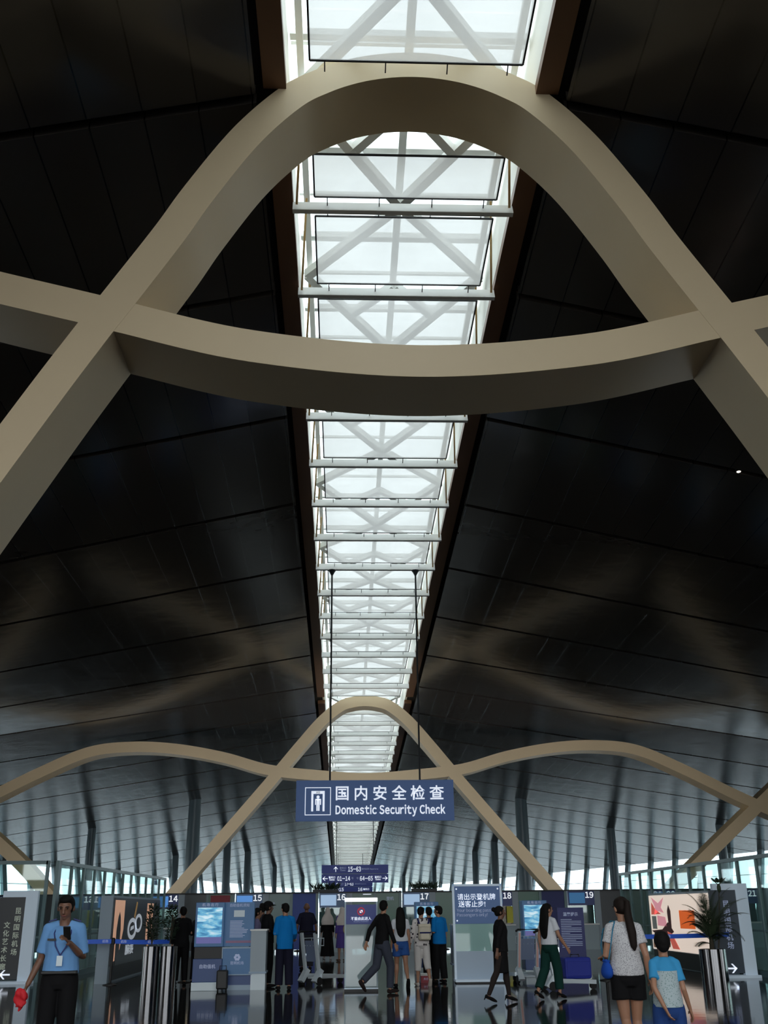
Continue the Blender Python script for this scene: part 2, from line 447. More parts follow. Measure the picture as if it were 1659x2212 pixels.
for n in range(-1, 51):
    y = Y0 + BAY * n
    if n not in (0, 15) and n >= 1:
        k = n if n < 15 else n - 15
        b = MB(); P = []
        for yy, z in ((y, 0), (y + .13, 0), (y + .13, .29), (y + .10, .29), (y, .02)): P.append((yy, ridge(yy) + z))
        b.add([(-2.43, a_, c_) for a_, c_ in P] + [(2.43, a_, c_) for a_, c_ in P], [(4, 3, 2, 1, 0), (5, 6, 7, 8, 9)] + [(i, (i + 1) % 5, 5 + (i + 1) % 5, 5 + i) for i in range(5)])
        cb = b.build('crossbeam', M_WHITE)
        if n < 12:
            for s_ in (-1, 1): MB().bar((s_ * 2.34, y - .02, ridge(y) + .12), (s_ * 2.20, y - 1.5, ridge(y) + 1.7), .05, .05).build('brace', M_TAN, cb)
        tag(cb, 'white crossbeam spanning the skylight, %s beyond the %s arch' % (ORD(k), 'near' if n < 15 else 'far'), 'beam', 'skylight crossbeams')
    if 22 < n < 29: continue                                   # these bays lie behind the big hanging sign
    ya, yb = y + .48, y + BAY - .13
    if n == -1: ya, yb = y + .4, y + 2.28
    if n in (0, 15): ya = y + 1.62
    if n == 14: yb = y + 2.6
    p = thing('diffuser_panel', 'translucent skylight panel in a thin dark frame, ' + place_words(n), 'ceiling panel', (0.05, (ya + yb) / 2, ridge((ya + yb) / 2) + .24), 0, 'skylight diffuser panels')
    h = (yb - ya) / 2; sl = -.0647
    def S(x, yy, z): return (x, yy, z + sl * yy)
    sh = MB(); q = [S(-2.0, -h, 0), S(2.0, -h, 0), S(2.0, h, 0), S(-2.0, h, 0)]; sh.add(q, [(0, 1, 2, 3)]); sh.build('sheet', M_SHEET, p)
    fr = MB()
    for a, c in ((0, 1), (1, 2), (2, 3), (3, 0)): fr.bar(q[a], q[c], .035, .035)
    fr.build('frame', M_FRAME, p)
    if True:
        for yy, e in ((-h, -.3), (h, .18)):
            for x in (-1.72, -.58, .58, 1.72):
                if n >= 12 and (abs(x) < 1 or yy < 0): continue
                if n == -1 and yy < 0 or n == 0 and yy < 0: continue
                MB().bar(S(x, yy, 0), S(x, yy + e, .0 if e < 0 else -.08), .022, .022).build('hanger', M_FRAME, p)

# ------------------------------------------------------------------ arches and wave beams
def ribbon(name, pts, t, y, d, label, k=10):
    C = crom([(p[0], 0, p[1]) for p in pts], k); N = len(C); up, lo = [], []
    for i in range(N):
        tg = (C[min(i + 1, N - 1)] - C[max(i - 1, 0)]).normalized(); nrm = Vector((-tg.z, 0, tg.x))
        up.append(C[i] + nrm * t); lo.append(C[i] - nrm * t)
    b = MB()
    def strip(A, B):
        k0 = len(b.v); b.v += [tuple(p) for p in A] + [tuple(p) for p in B]
        for i in range(N - 1): b.f.append((k0 + i, k0 + i + 1, k0 + N + i + 1, k0 + N + i))
    Y = lambda L_, yy: [Vector((p.x, yy, p.z)) for p in L_]
    strip(Y(lo, y), Y(up, y)); strip(Y(up, y + d), Y(lo, y + d)); strip(Y(up, y), Y(up, y + d)); strip(Y(lo, y + d), Y(lo, y))
    for i in (0, N - 1):
        b.add([(up[i].x, y, up[i].z), (lo[i].x, y, lo[i].z), (lo[i].x, y + d, lo[i].z), (up[i].x, y + d, up[i].z)], [(0, 1, 2, 3)])
    o = b.build(name, M_RIB, smooth=True)
    return tag(o, label, 'beam')
def sym(P, c=0): return [(c - x, z) for x, z in reversed(P) if x > 0] + [(c + x, z) for x, z in P]
near = [(0, 17.03), (.6, 16.98), (1.2, 16.83), (1.8, 16.56), (2.4, 16.14), (3.2, 15.2), (4.0, 13.88), (4.5, 12.93), (5.27, 11.58), (5.75, 10.75), (6.95, 8.55), (11.5, 0)]
ribbon('arch_beam', sym(near, .06), .31, Y0, 1.5, 'huge pale metal arch overhead, the nearer one, crossing the skylight')
wave = [(0, 10.40), (2.9, 10.66), (5.13, 11.2), (5.75, 11.37), (7.28, 11.76), (10.5, 12.6), (14, 12.95), (18, 12.2), (23, 9.6), (29, 7.6)]
ribbon('wave_beam', sym(wave, .03), .31, Y0 + .006, 1.488, 'pale curved beam sagging below the skylight, welded across the near arch')
far = [(0, 13.22), (.75, 13.14), (1.5, 12.88), (2.55, 12.03), (3.75, 10.66), (4.9, 9.27), (5.75, 8.25), (7.9, 5.75), (10.5, 2.75), (12.88, 0)]
ribbon('arch_beam', sym(far, 0), .32, Y0 + 45, 1.35, 'smaller pale arch far off behind the big blue hanging sign')
wave2 = [(0, 8.72), (3, 8.92), (5.7, 9.24), (8.3, 9.95), (11.1, 10.44), (13.7, 10.56), (16.1, 10.26), (18.8, 9.1), (22.1, 7.45), (25, 6.3), (29, 5.8)]
ribbon('wave_beam', sym(wave2, .02), .30, Y0 + 45.006, 1.338, 'wave-shaped pale beam with two humps, crossing the far arch')
leg = [(14.4, 0), (16.1, 1.45), (17.8, 2.9), (19.1, 3.98), (20.8, 5.38), (23, 7.15), (25.2, 8.9), (26.4, 9.7)]
ribbon('arch_beam', leg, .33, Y0 + 45, 1.35, 'sloping pale arch leg at far right, above the glass partition')
ribbon('arch_beam', [(-x, z) for x, z in reversed([(14.9, 0), (16.6, 1.6), (18.0, 3.0), (19.2, 4.15), (20.6, 5.3), (23, 7.15), (25.2, 8.9), (26.4, 9.7)])], .33, Y0 + 45, 1.35, 'sloping pale arch leg at far left, above the glass partition')

# ------------------------------------------------------------------ lamps: one lit in a ceiling slot, plus unseen fill lights added behind the counters to brighten the far arch
M_HOUS = mat('lamp housing', (30, 30, 30), .5)
M_LENS = mat('lamp lens', (255, 250, 235), .3, emit=(255, 246, 225), estr=4)
x, y = 10.5, Y0 + 12.06; z = ceil_z(x, y) + .02
g = thing('ceiling_lamp', 'small lit ceiling lamp in a slot near the right edge, below the near crossing', 'lamp', (x, y, z))
MB().tube([(0, 0, .16), (0, 0, -.02)], [.09, .09], 16).build('housing', M_HOUS, g)
MB().tube([(0, 0, -.02), (0, 0, -.035)], [.06, .055], 16).build('lens', M_LENS, g)
MB().bb((-.02, -.02, .14), (.02, .02, .42)).build('stem', M_HOUS, g)
for x, tgt, lab in ((-3.2, (-5, 61, 10), 'added fill light on a post, unseen behind counters fifteen and sixteen'), (3.2, (5, 61, 10), 'added fill light on a post, unseen behind counter seventeen'),
                    (-13, (-15, 61, 9), 'added fill light on a post, unseen behind counter thirteen'), (13, (15, 61, 9), 'added fill light on a post, unseen behind counter twenty')):
    g = thing('fill_uplight', lab, 'lamp', (x, 47.4, 0)); d = (Vector(tgt) - Vector((x, 47.4, 2.1))).normalized()  # added lamp hidden by the counters, lights the far arch's front
    MB().lathe([(.16, 0), (.16, .03), (.03, .05)], n=20).build('base', M_HOUS, g)
    MB().tube([(0, 0, .04), (0, 0, 2.0)], [.03, .03], 12).build('post', M_HOUS, g)
    MB().tube([Vector((0, 0, 2.1)) - d * .12, Vector((0, 0, 2.1)) + d * .1], [.09, .11], 16).build('lamp_head', M_HOUS, g)
    MB().tube([Vector((0, 0, 2.1)) + d * .1, Vector((0, 0, 2.1)) + d * .11], [.1, .1], 16).build('lens', M_LENS, g)
    l = bpy.data.lights.new('fill_light', 'SPOT'); l.energy = 1250; l.color = (1.0, .98, .95); l.spot_size = 1.7; l.spot_blend = 1.0; l.shadow_soft_size = .1
    o = bpy.data.objects.new('fill_light', l); COL.objects.link(o); o.parent = g; o.location = Vector((0, 0, 2.1)) + d * .14
    o.rotation_euler = d.to_track_quat('-Z', 'Y').to_euler()

# ------------------------------------------------------------------ columns
cols = [(-13.3, 85.5, .48, 'thick tapering blue-grey column behind the left leg of the far arch'), (13.35, 86, .48, 'thick tapering blue-grey column behind the right leg of the far arch'),
        (-13.2, 110, .36, 'blue-grey column, second in the row beyond the left arch leg'), (-12.1, 121.5, .36, 'blue-grey column, third in the row beyond the left arch leg'),
        (14.6, 111.5, .36, 'blue-grey column, second in the row beyond the right arch leg'), (13.7, 121, .33, 'blue-grey column, third in the row beyond the right arch leg'),
        (-22.6, 90.7, .33, 'slim column near the left glazing, above the left partition'), (22.4, 93, .36, 'slim column near the right glazing, above counter nineteen'),
        (-19.2, 115, .33, 'slim column by the left glazing, just left of the arch foot'), (29, 84, .33, 'slim column at far right beside the sloping arch leg'),
        (-10.2, 140, .28, 'distant thin column to the left of the hanging signs'), (10.6, 140, .28, 'distant thin column to the right of the hanging signs'),
        (-7.2, 158, .26, 'most distant thin column left of the hanging signs'), (7.6, 158, .26, 'most distant thin column right of the hanging signs')]
for x, y, r, lab in cols:
    h = ceil_z(x, y) + .15
    c = thing('column', lab, 'column', (x, y, 0))
    MB().lathe([(r * 1.16, .0), (r * 1.15, h * .35), (r, h)], n=28).build('shaft', M_COLUMN, c, smooth=True)
    MB().lathe([(r * 1.45, 0), (r * 1.45, .25), (r * 1.3, .3)], n=28).build('base_collar', M_POST, c)

# ------------------------------------------------------------------ hanging signs
M_SIGN = mat('sign blue', (54, 78, 114), .45, emit=(38, 58, 96), estr=.72)
M_SIGN2 = mat('sign navy', (38, 46, 92), .45, emit=(26, 34, 78), estr=.8)
M_LET = mat('sign white lettering', (235, 240, 250), .5, emit=(232, 240, 255), estr=.72)
M_LETDIM = mat('sign grey lettering', (150, 160, 185), .5, emit=(150, 162, 190), estr=.35)
M_ROD = mat('hanger rod grey', (42, 46, 50), .5)
BS = thing('hanging_sign', 'big blue security check sign with walk-through pictogram, hung by two rods', 'sign', (-.07, 39.31, 4.70))
BP = MB().bb((-2.96, -.09, 0), (2.96, .09, 1.47)).build('sign_panel', M_SIGN, BS)
for x in (-1.70, 1.70):
    top = ridge(39.22) - 4.70
    r_ = MB().tube([(x, 0, 1.47), (x, 0, top)], [.035, .035], 8).build('rod', M_ROD, BS)
    MB().tube([(x, 0, top - .22), (x, 0, top - .1), (x, 0, top)], [.04, .1, .17], 8).build('bracket', M_ROD, r_)
K = .0044; ox = lambda p: -2.96 + (p - 160) * K; oz = lambda p: 1.47 - (p - 180) * K
pic = MB(); f_ = -.095
def rect(b, a0, b0, a1, b1): b.bb((ox(a0), f_ - .006, oz(b1)), (ox(a1), f_, oz(b0)))
for q in ((236, 238, 456, 244), (236, 461, 456, 467), (236, 244, 242, 461), (450, 244, 456, 461)): rect(pic, *q)
rect(pic, 290, 268, 403, 292); rect(pic, 290, 292, 307, 435); rect(pic, 386, 292, 403, 435)
rect(pic, 322, 334, 373, 342); rect(pic, 322, 342, 330, 382); rect(pic, 364, 342, 373, 382); rect(pic, 334, 334, 361, 380); rect(pic, 334, 380, 346, 431); rect(pic, 349, 380, 361, 431)
pic.tube([(ox(347), f_ - .006, oz(318)), (ox(347), f_, oz(318))], [.058, .058], 16)
pic.build('pictogram', M_LET, BP)
text('detector_display', 'XO', .10, mat('pictogram dark', (30, 40, 70), .5), BP, (ox(347), f_ - .012, oz(280)), bold=.02)
for i, ch in enumerate('国内安全检查'):
    text('chinese_character', ch, .56, M_LET, BP, (ox((552, 712, 874, 1038, 1198, 1360)[i]), f_, oz(296)), bold=.014)
text('english_lettering', 'Domestic Security Check', .40, M_LET, BP, (ox(963), f_, oz(424)), bold=.028, width=933 * K)

def arrow(b, x, z, s, d, f):
    """arrow of size s pointing d: left, right or up"""
    def R(u, v): return {'right': (x + u, z + v), 'left': (x - u, z + v), 'up': (x + v, z + u)}[d]
    for poly in ([(-.5, -.07), (.45, -.07), (.45, .07), (-.5, .07)], [(.5, 0), (.1, .4), (-.05, .4), (.3, 0), (-.05, -.4), (.1, -.4)]):
        b.prism([R(u * s, v * s) for u, v in poly], f - .006, f)
def gate_sign(y, rows, label, wid, z0, hrow, xc=-.28, drop=0):
    g = thing('hanging_sign', label, 'sign', (xc, y, z0))
    H2 = 2 * hrow + .06
    for i in range(2): MB().bb((-wid / 2, -.08, i * (hrow + .06)), (wid / 2, .08, i * (hrow + .06) + hrow)).build('sign_panel', M_SIGN2, g)
    MB().bb((-wid / 2 + .1, -.03, hrow), (wid / 2 - .1, .03, hrow + .06)).build('joint_strip', M_MULL, g)
    for x in (-wid * .28, wid * .28):
        MB().tube([(x, 0, H2), (x, 0, ridge(y) - z0 + .05)], [.03, .03], 8).build('rod', M_ROD, g)
    for row, x, body, h, kind in rows:
        zc = (hrow + .06 if row else 0) + hrow / 2
        if kind in ('left', 'right', 'up'):
            a = MB(); arrow(a, x, zc, h, kind, -.085); a.build('arrow', M_LET, g)
        else:
            text('lettering', body, h, M_LET if kind == 'w' else M_LETDIM, g, (x, -.085, zc + (drop if kind == 's' else 0)), bold=.02 if kind == 'w' else .005, lines=.9, width=1.08 if '-' in body else None)
gate_sign(90.31, [(1, -1.62, '', .42, 'up'), (1, -1.02, '登机口\nGates', .19, 's'), (1, -.05, '15-63', .50, 'w'), (1, 1.25, '国内出发 Departures', .16, 's'),
               (0, -2.50, '', .42, 'left'), (0, -1.93, '登机口\nGates', .19, 'w'), (0, -.95, '01-14', .46, 'w'), (0, .0, '号    号', .2, 's'),
               (0, .95, '64-65', .46, 'w'), (0, 1.93, '登机口\nGates', .19, 'w'), (0, 2.52, '', .42, 'right')],
          'navy two-row gate sign reading 15-63 above 01-14 and 64-65, hung under the skylight', 5.6, 3.75, .68)
gate_sign(135.31, [(1, -1.6, '', .42, 'up'), (1, -1.05, '登机口\nGates', .19, 's'), (1, -.15, '17-63', .5, 'w'), (1, 1.3, '国内出发 Departures', .16, 's'),
                (0, -2.4, '', .36, 'left'), (0, -1.8, '登机口', .26, 'w'), (0, -1.1, '15', .5, 'w'), (0, 1.25, '16', .5, 'w'), (0, 2.0, '登机口', .26, 'w')],
          'more distant navy gate sign reading 17-63, half hidden above the counters', 5.6, 3.75, .58, xc=-.4)

# ------------------------------------------------------------------ glass partitions
def partition(label, a, b, n, h, thick=()):
    a, b = Vector(a + (0,)), Vector(b + (0,)); d = (b - a); L = d.length; ang = math.atan2(d.y, d.x)
    g = thing('glass_partition', label, 'partition', a, ang)
    MB().bb((0, -.04, h - .09), (L, .04, h)).build('top_rail', M_POST, g)
    MB().bb((0, -.05, 0), (L, .05, .14)).build('bottom_rail', M_POST, g)
    MB().bb((0, -.025, 1.02), (L, .025, 1.07)).build('mid_rail', M_POST, g)
    for i in range(n + 1):
        x = L * i / n; r = .14 if i in thick else .04
        MB().bb((x - r, -.04, 0), (x + r, .04, h)).build('post', M_POST, g)
        if i < n:
            MB().bb((x + r, -.008, .14), (x + L / n - .04, .008, h - .09)).build('pane', M_GLASS, g)
    return g
partition('tall glass partition with steel posts running back along the left side', (-8.65, 28.2), (-8.35, 43.3), 12, 2.88, (0,))
partition('tall glass partition with steel posts across the far left, behind the pylon', (-16.5, 28.1), (-8.9, 28.1), 4, 2.88, (3,))
partition('tall glass partition with steel posts running back along the right side', (9.05, 25.0), (9.0, 39.5), 11, 2.80)

# ------------------------------------------------------------------ counter row
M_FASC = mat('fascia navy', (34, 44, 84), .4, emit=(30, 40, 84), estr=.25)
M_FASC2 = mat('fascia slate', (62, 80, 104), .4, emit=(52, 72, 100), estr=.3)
M_NUM = mat('counter number white', (240, 240, 240), .5, emit=(240, 244, 250), estr=.8)
M_SCRB = mat('screen blue', (70, 130, 200), .3, emit=(74, 134, 205), estr=.7)
M_SCRP = mat('screen pale', (150, 175, 205), .3, emit=(150, 178, 208), estr=.75)
M_SCRD = mat('screen dim teal', (40, 100, 140), .3, emit=(30, 92, 140), estr=.6)
M_GREEN = mat('green glazed panel', (66, 112, 92), .25)
M_TEAL = mat('grey teal glazed panel', (92, 124, 122), .25)
M_BLUEB = mat('royal blue banner', (52, 78, 160), .5)
M_NAVYB = mat('navy banner', (44, 50, 110), .5)
M_RED = mat('dark red notice', (150, 36, 52), .5)
M_YEL = mat('yellow notice', (196, 186, 50), .5)
M_GREYP = mat('pale grey post', (150, 162, 170), .4)
M_DESK = mat('pale desk front', (150, 166, 172), .35)
M_DKP = mat('dark panel', (30, 36, 40), .3)
YB, HB = 46.0, 2.34
lanes = {12: (M_DKP, M_DKP, M_SCRD, M_FASC), 13: (M_DKP, M_TEAL, M_SCRD, M_FASC), 14: (M_DKP, M_GREEN, M_SCRB, M_FASC), 15: (M_TEAL, M_BLUEB, M_SCRB, M_FASC2), 16: (M_GREEN, M_GREEN, M_SCRP, M_FASC2),
         17: (M_GREEN, M_GREEN, M_SCRP, M_FASC2), 18: (M_GREEN, M_NAVYB, M_SCRD, M_FASC), 19: (M_DKP, M_DKP, M_SCRD, M_FASC), 20: (M_DKP, M_DKP, M_SCRD, M_FASC), 21: (M_DKP, M_DKP, M_SCRD, M_FASC)}
for n, (pa, pb, sc, fa) in lanes.items():
    g = thing('inspection_counter', 'inspection counter with a screen in its fascia, the one marked %d' % n, 'counter', (-8.42 + 3.53 * (n - 14), YB, 0), 0, 'numbered counters in the row')
    fs_ = MB().bb((-.89, -.12, 1.72), (.24, .12, HB - .05)).build('fascia', fa, g)
    MB().bb((-.84, -.16, 1.80), (-.18, -.12, HB - .12)).build('screen', sc, fs_)
    text('number', str(n), .31, M_NUM, fs_, (.03, -.125, HB - .21), bold=.02)
    MB().bb((-.89, -.5, 0), (.24, .3, .95)).build('desk', M_DESK, g)
    MB().bb((-.9, -.56, .95), (.28, .35, 1.0)).build('desk_top', M_WHITE, g)
    MB().bb((-.9, -.02, 1.0), (.25, .02, 1.72)).build('booth_glass', M_GLASS, g)
    MB().bb((-.9, .24, .95), (.25, .3, HB - .05)).build('back_panel', M_DKP, g)
    for x0, x1, mm in ((.24, .50, M_GREYP), (1.40, 1.51, M_POST), (2.48, 2.59, M_POST)):
        MB().bb((x0, -.1, 0), (x1, .1, HB)).build('post', mm, g)
    MB().bb((.50, -.03, .1), (1.40, .03, HB - .04)).build('side_panel', pa, g)
    MB().bb((1.51, -.03, .1), (2.48, .03, HB - .04)).build('side_panel', pb, g)
    MB().bb((-.9, -.14, HB - .05), (2.60, .14, HB)).build('top_rail', M_DARK, g)
    if n == 14: MB().bb((1.58, -.07, 1.45), (2.4, -.03, HB - .1)).build('notice', M_RED, g)
    if n == 17: MB().bb((1.58, -.07, HB - .26), (2.32, -.03, HB - .1)).build('notice', M_RED, g)
    if n == 15 or n == 18: MB().bb((-.02, -.16, 1.05), (.24, -.12, 1.70)).build('notice', M_YEL, g)
    if n == 16:
        text('poster_lettering', '登机', .16, M_LETDIM, g, (2.1, -.04, 2.05))
        MB().bb((.95, -.04, HB - .12), (1.3, -.03, HB - .09)).build('light_strip', M_LET, g)
# lamps and greenery standing on the counter row
M_LEAFD = mat('dark green leaf', (34, 52, 36), .6)
M_PLANTER = mat('dark planter trough', (40, 42, 44), .5)
for i, (x, lab) in enumerate(((-2.0, 'dark leafy planter trough on top of the counters, left of the gate signs'), (2.2, 'dark leafy planter trough on top of the counters, right of the gate signs'))):
    p = thing('planter_trough', lab, 'planter', (x, YB, HB))
    MB().bb((-.55, -.12, 0), (.55, .12, .1)).build('trough', M_PLANTER, p)
    lf = MB(); rr = random.Random(i)
    for _ in range(90):
        a = Vector((rr.uniform(-.5, .5), rr.uniform(-.1, .1), .08)); d = Vector((rr.uniform(-.3, .3), rr.uniform(-.2, .2), rr.uniform(.12, .38)))
        sd = d.cross(Vector((rr.uniform(-1, 1), rr.uniform(-1, 1), .1))).normalized() * .035
        lf.add([a, a + d * .5 + sd, a + d, a + d * .5 - sd], [(0, 1, 2, 3)])
    o = lf.build('foliage', M_LEAFD, p); o['kind'] = 'stuff'
M_LAMP = mat('lamp glow', (255, 255, 255), .4, emit=(240, 250, 255), estr=3)
for x, lab in ((1.03, 'small bright lamp on the counter top right of the distant gate sign'), (2.98, 'small bright lamp on the counter top above counter seventeen')):
    l = thing('counter_lamp', lab, 'lamp', (x, YB, HB))
    MB().bb((-.04, -.04, 0), (.04, .04, .03)).build('lamp_foot', M_DARK, l)
    MB().bb((-.2, -.05, .03), (.2, .05, .13)).build('lamp_head', M_LAMP, l, bevel=.01)

# ------------------------------------------------------------------ advert light boxes
M_AD_PEACH = mat('advert peach', (226, 178, 150), .5, emit=(210, 160, 132), estr=.5)
M_AD_BLK = mat('advert black', (22, 20, 22), .35)
M_AD_SIL = mat('advert silver', (200, 205, 212), .4, emit=(190, 198, 208), estr=.4)
M_AD_GOLD = mat('advert gold', (190, 150, 90), .4, emit=(160, 120, 60), estr=.3)
M_AD_CREAM = mat('advert cream', (232, 218, 205), .5, emit=(228, 210, 196), estr=.75)
M_AD_PINK = mat('advert pink', (222, 160, 170), .5, emit=(222, 150, 162), estr=.6)
M_AD_OR = mat('advert orange', (226, 110, 50), .5, emit=(226, 100, 40), estr=.6)
M_AD_BR = mat('advert brown', (70, 44, 44), .5, emit=(60, 34, 34), estr=.3)
M_AD_RED = mat('advert salmon', (214, 110, 96), .5, emit=(214, 100, 86), estr=.5)
M_BOXG = mat('light box grey side', (140, 156, 168), .4)
A1 = thing('advert_light_box', 'long advert light box, black with a silver watch shape, along the left partition', 'advertisement', (-7.1, 27.2, 0))
MB().bb((-.16, 0, 0), (.14, 6.8, 2.0)).build('cabinet', M_BOXG, A1)
MB().bb((.14, .25, .05), (.16, 6.75, .38)).build('plinth', M_DARK, A1)
PO1 = MB().bb((.14, .12, .38), (.17, 6.75, 1.95)).build('poster', M_AD_BLK, A1)
def yz(b, poly, x0=.17, x1=.175):
    n = len(poly); b.add([(x0, y, z) for y, z in poly] + [(x1, y, z) for y, z in poly], [tuple(range(n)), tuple(n + i for i in reversed(range(n)))] + [((i + 1) % n, i, n + i, n + (i + 1) % n) for i in range(n)])
a = MB(); yz(a, [(.15, .45), (.15, 1.9), (1.35, 1.9), (1.35, 1.2), (1.05, .75), (.6, .5)]); a.build('peach_picture', M_AD_PEACH, PO1); a = MB(); yz(a, [(4.6, .9), (4.6, 1.85), (5.6, 1.85), (5.5, 1.0), (5.1, .7)]); a.build('peach_picture', M_AD_PEACH, PO1)
a = MB(); yz(a, [(.55, .38), (.5, 1.2), (.62, 1.5), (.75, 1.62), (.88, 1.5), (.98, 1.2), (.95, .38)], .175, .18); a.build('slim_silhouette', M_AD_BLK, PO1); a = MB(); yz(a, [(4.9, .8), (4.85, 1.3), (5.05, 1.7), (5.25, 1.3), (5.2, .8)], .175, .18); a.build('slim_silhouette', M_AD_BLK, PO1)
def ring(b, y, z, ry, rz_, t, x0=.175, x1=.185):
    n = 24
    for i in range(n):
        q = []
        for k in (i, i + 1):
            c, s_ = math.cos(2 * PI * k / n), math.sin(2 * PI * k / n); q.append(((y + ry * c, z + rz_ * s_), (y + (ry - t) * c, z + (rz_ - t * .6) * s_)))
        yz(b, [q[0][0], q[1][0], q[1][1], q[0][1]], x0, x1)
a = MB(); ring(a, 2.5, 1.2, .6, .27, .17); ring(a, 3.35, 1.33, .5, .24, .14); yz(a, [(2.3, 1.15), (2.75, 1.2), (2.72, 1.28), (2.35, 1.25)]); a.build('silver_rings', M_AD_SIL, PO1)
a = MB(); yz(a, [(2.7, 1.5), (2.95, 1.88), (3.1, 1.86), (2.85, 1.46)]); yz(a, [(4.85, .55), (4.95, .95), (5.1, .95), (5.0, .55)]); a.build('gold_strip', M_AD_GOLD, PO1)
t_ = text('advert_lettering', '腕表', .26, M_AD_SIL, PO1, (.18, 2.3, .68), rz=PI / 2, bold=.02, width=1.1)

A2 = thing('advert_light_box', 'cream advert light box with an orange square and pink shapes, behind the palm', 'advertisement', (8.22, 27.0, 0))
MB().bb((.0, 0, 0), (.3, 6.2, 2.0)).build('cabinet', M_BOXG, A2)
MB().bb((-.02, .05, .02), (.0, 6.15, .42)).build('plinth', M_DARK, A2)
PO2 = MB().bb((-.03, .05, .44), (.0, 6.15, 1.94)).build('poster', M_AD_CREAM, A2)
def yz2(b, poly, k=1): yz(b, poly, -.03 - .006 * k, -.03)
a = MB(); yz2(a, [(5.9, 1.9), (5.2, 1.72), (4.6, 1.88), (4.95, 1.6), (4.7, 1.45), (5.2, 1.5), (5.7, 1.38), (5.55, 1.6)]); yz2(a, [(5.4, 1.1), (5.4, 1.38), (4.6, 1.34), (4.5, 1.08)]); a.build('pink_star', M_AD_PINK, PO2)
a = MB(); yz2(a, [(3.25, 1.05), (3.25, 1.52), (1.95, 1.52), (1.95, 1.05)], 1); a.build('orange_square', M_AD_OR, PO2)
a = MB(); yz2(a, [(4.3, .9), (4.35, 1.5), (4.2, 1.66), (4.05, 1.5), (4.1, .9)], 2); yz2(a, [(6.1, .95), (5.0, 1.0), (4.4, 1.2), (3.9, .95), (4.4, .82), (5.4, .78)], 1); a.build('brown_shape', M_AD_BR, PO2)
a = MB(); yz2(a, [(4.5, .95), (4.1, .9), (3.5, .5), (4.1, .5)], 3); a.build('salmon_shape', M_AD_RED, PO2); a = MB(); yz2(a, [(6.0, 1.4), (5.9, 1.75), (5.55, 1.55), (5.0, 1.42)], 1); a.build('salmon_shape', M_AD_RED, PO2)
a = MB(); yz2(a, [(5.95, 1.0), (5.95, 1.36), (5.5, 1.36), (5.5, 1.0)], 2); a.build('white_square', M_WHITE, PO2)

# ------------------------------------------------------------------ wayfinding pylons
M_PYB = mat('pylon dark slate', (44, 58, 72), .3)
M_PYB2 = mat('pylon near black', (20, 26, 32), .3)
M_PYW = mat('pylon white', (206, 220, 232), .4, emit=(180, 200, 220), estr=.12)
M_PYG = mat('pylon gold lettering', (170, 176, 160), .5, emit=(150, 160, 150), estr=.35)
def pylon(label, x1, y, board, columns, direction, W=.95):
    g = thing('wayfinding_pylon', label, 'sign', (x1 - W / 2, y, 0)); h = 2.14; f = -.06
    bd = MB().bb((-W / 2, -.05, .1), (W / 2 - .30, .05, h - .15)).build('board', board, g)
    MB().bb((W / 2 - .30, -.07, .06), (W / 2, .07, h)).build('white_upright', M_PYW, g)
    MB().bb((-W / 2 + .08, -.07, h - .15), (W / 2 - .30, .07, h)).build('white_cap', M_PYW, g)
    MB().bb((-W / 2, -.2, 0), (W / 2 + .04, .2, .06)).build('base_plate', M_PYW, g)
    for x, z0, chars, sz, mm in columns:
        for i, c in enumerate(chars): text('chinese_character', c, sz, mm, bd, (x, f, z0 - i * .19), bold=.008)
    a = MB(); arrow(a, -.14, .21, .26, direction, f); a.build('arrow', M_LET, bd)
pylon('dark wayfinding pylon with white upright and left-pointing arrow, at far left', -8.93, 27.66, M_PYB2,
      [(.02, 1.66, '昆明国际机场', .16, M_PYG), (-.22, 1.33, '文化艺术长廊', .16, M_PYG)], 'left')
pylon('slate wayfinding pylon with white upright and right-pointing arrow, beside the palm', 8.80, 26.6, M_PYB,
      [(-.10, 1.66, '昆明国际机场', .17, M_LETDIM)], 'right')

# ------------------------------------------------------------------ self-service kiosks, counters, boards
M_KBL = mat('kiosk deep blue', (38, 68, 122), .4)
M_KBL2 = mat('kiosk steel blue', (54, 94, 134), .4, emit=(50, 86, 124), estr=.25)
M_KEDGE = mat('kiosk pale edge', (150, 170, 190), .4)
M_KPLINTH = mat('kiosk white plinth', (214, 226, 232), .4)
def water_mat():
    m = bpy.data.materials.new('screen with water picture'); m.use_nodes = True; n = m.node_tree; b = n.nodes['Principled BSDF']; L = n.links.new
    tc = n.nodes.new('ShaderNodeTexCoord'); mp = n.nodes.new('ShaderNodeMapping'); mp.inputs['Scale'].default_value = (2.2, 1, 7.5)
    L(tc.outputs['Object'], mp.inputs[0])
    nz = n.nodes.new('ShaderNodeTexNoise'); nz.inputs['Scale'].default_value = 1.4; nz.inputs['Detail'].default_value = 4; nz.inputs['Distortion'].default_value = .6; L(mp.outputs[0], nz.inputs['Vector'])
    cr = n.nodes.new('ShaderNodeValToRGB'); e = cr.color_ramp.elements
    e[0].position = .34; e[0].color = lin((50, 120, 170)) + (1,); e[1].position = .68; e[1].color = lin((215, 240, 250)) + (1,)
    q = e.new(.5); q.color = lin((104, 178, 212)) + (1,)
    L(nz.outputs[0], cr.inputs[0]); L(cr.outputs[0], b.inputs['Base Color']); L(cr.outputs[0], b.inputs['Emission Color']); b.inputs['Emission Strength'].default_value = .6
    return m
M_WATER = water_mat()
M_VIOLET = mat('screen violet strip', (96, 92, 150), .4, emit=(92, 92, 152), estr=.5)
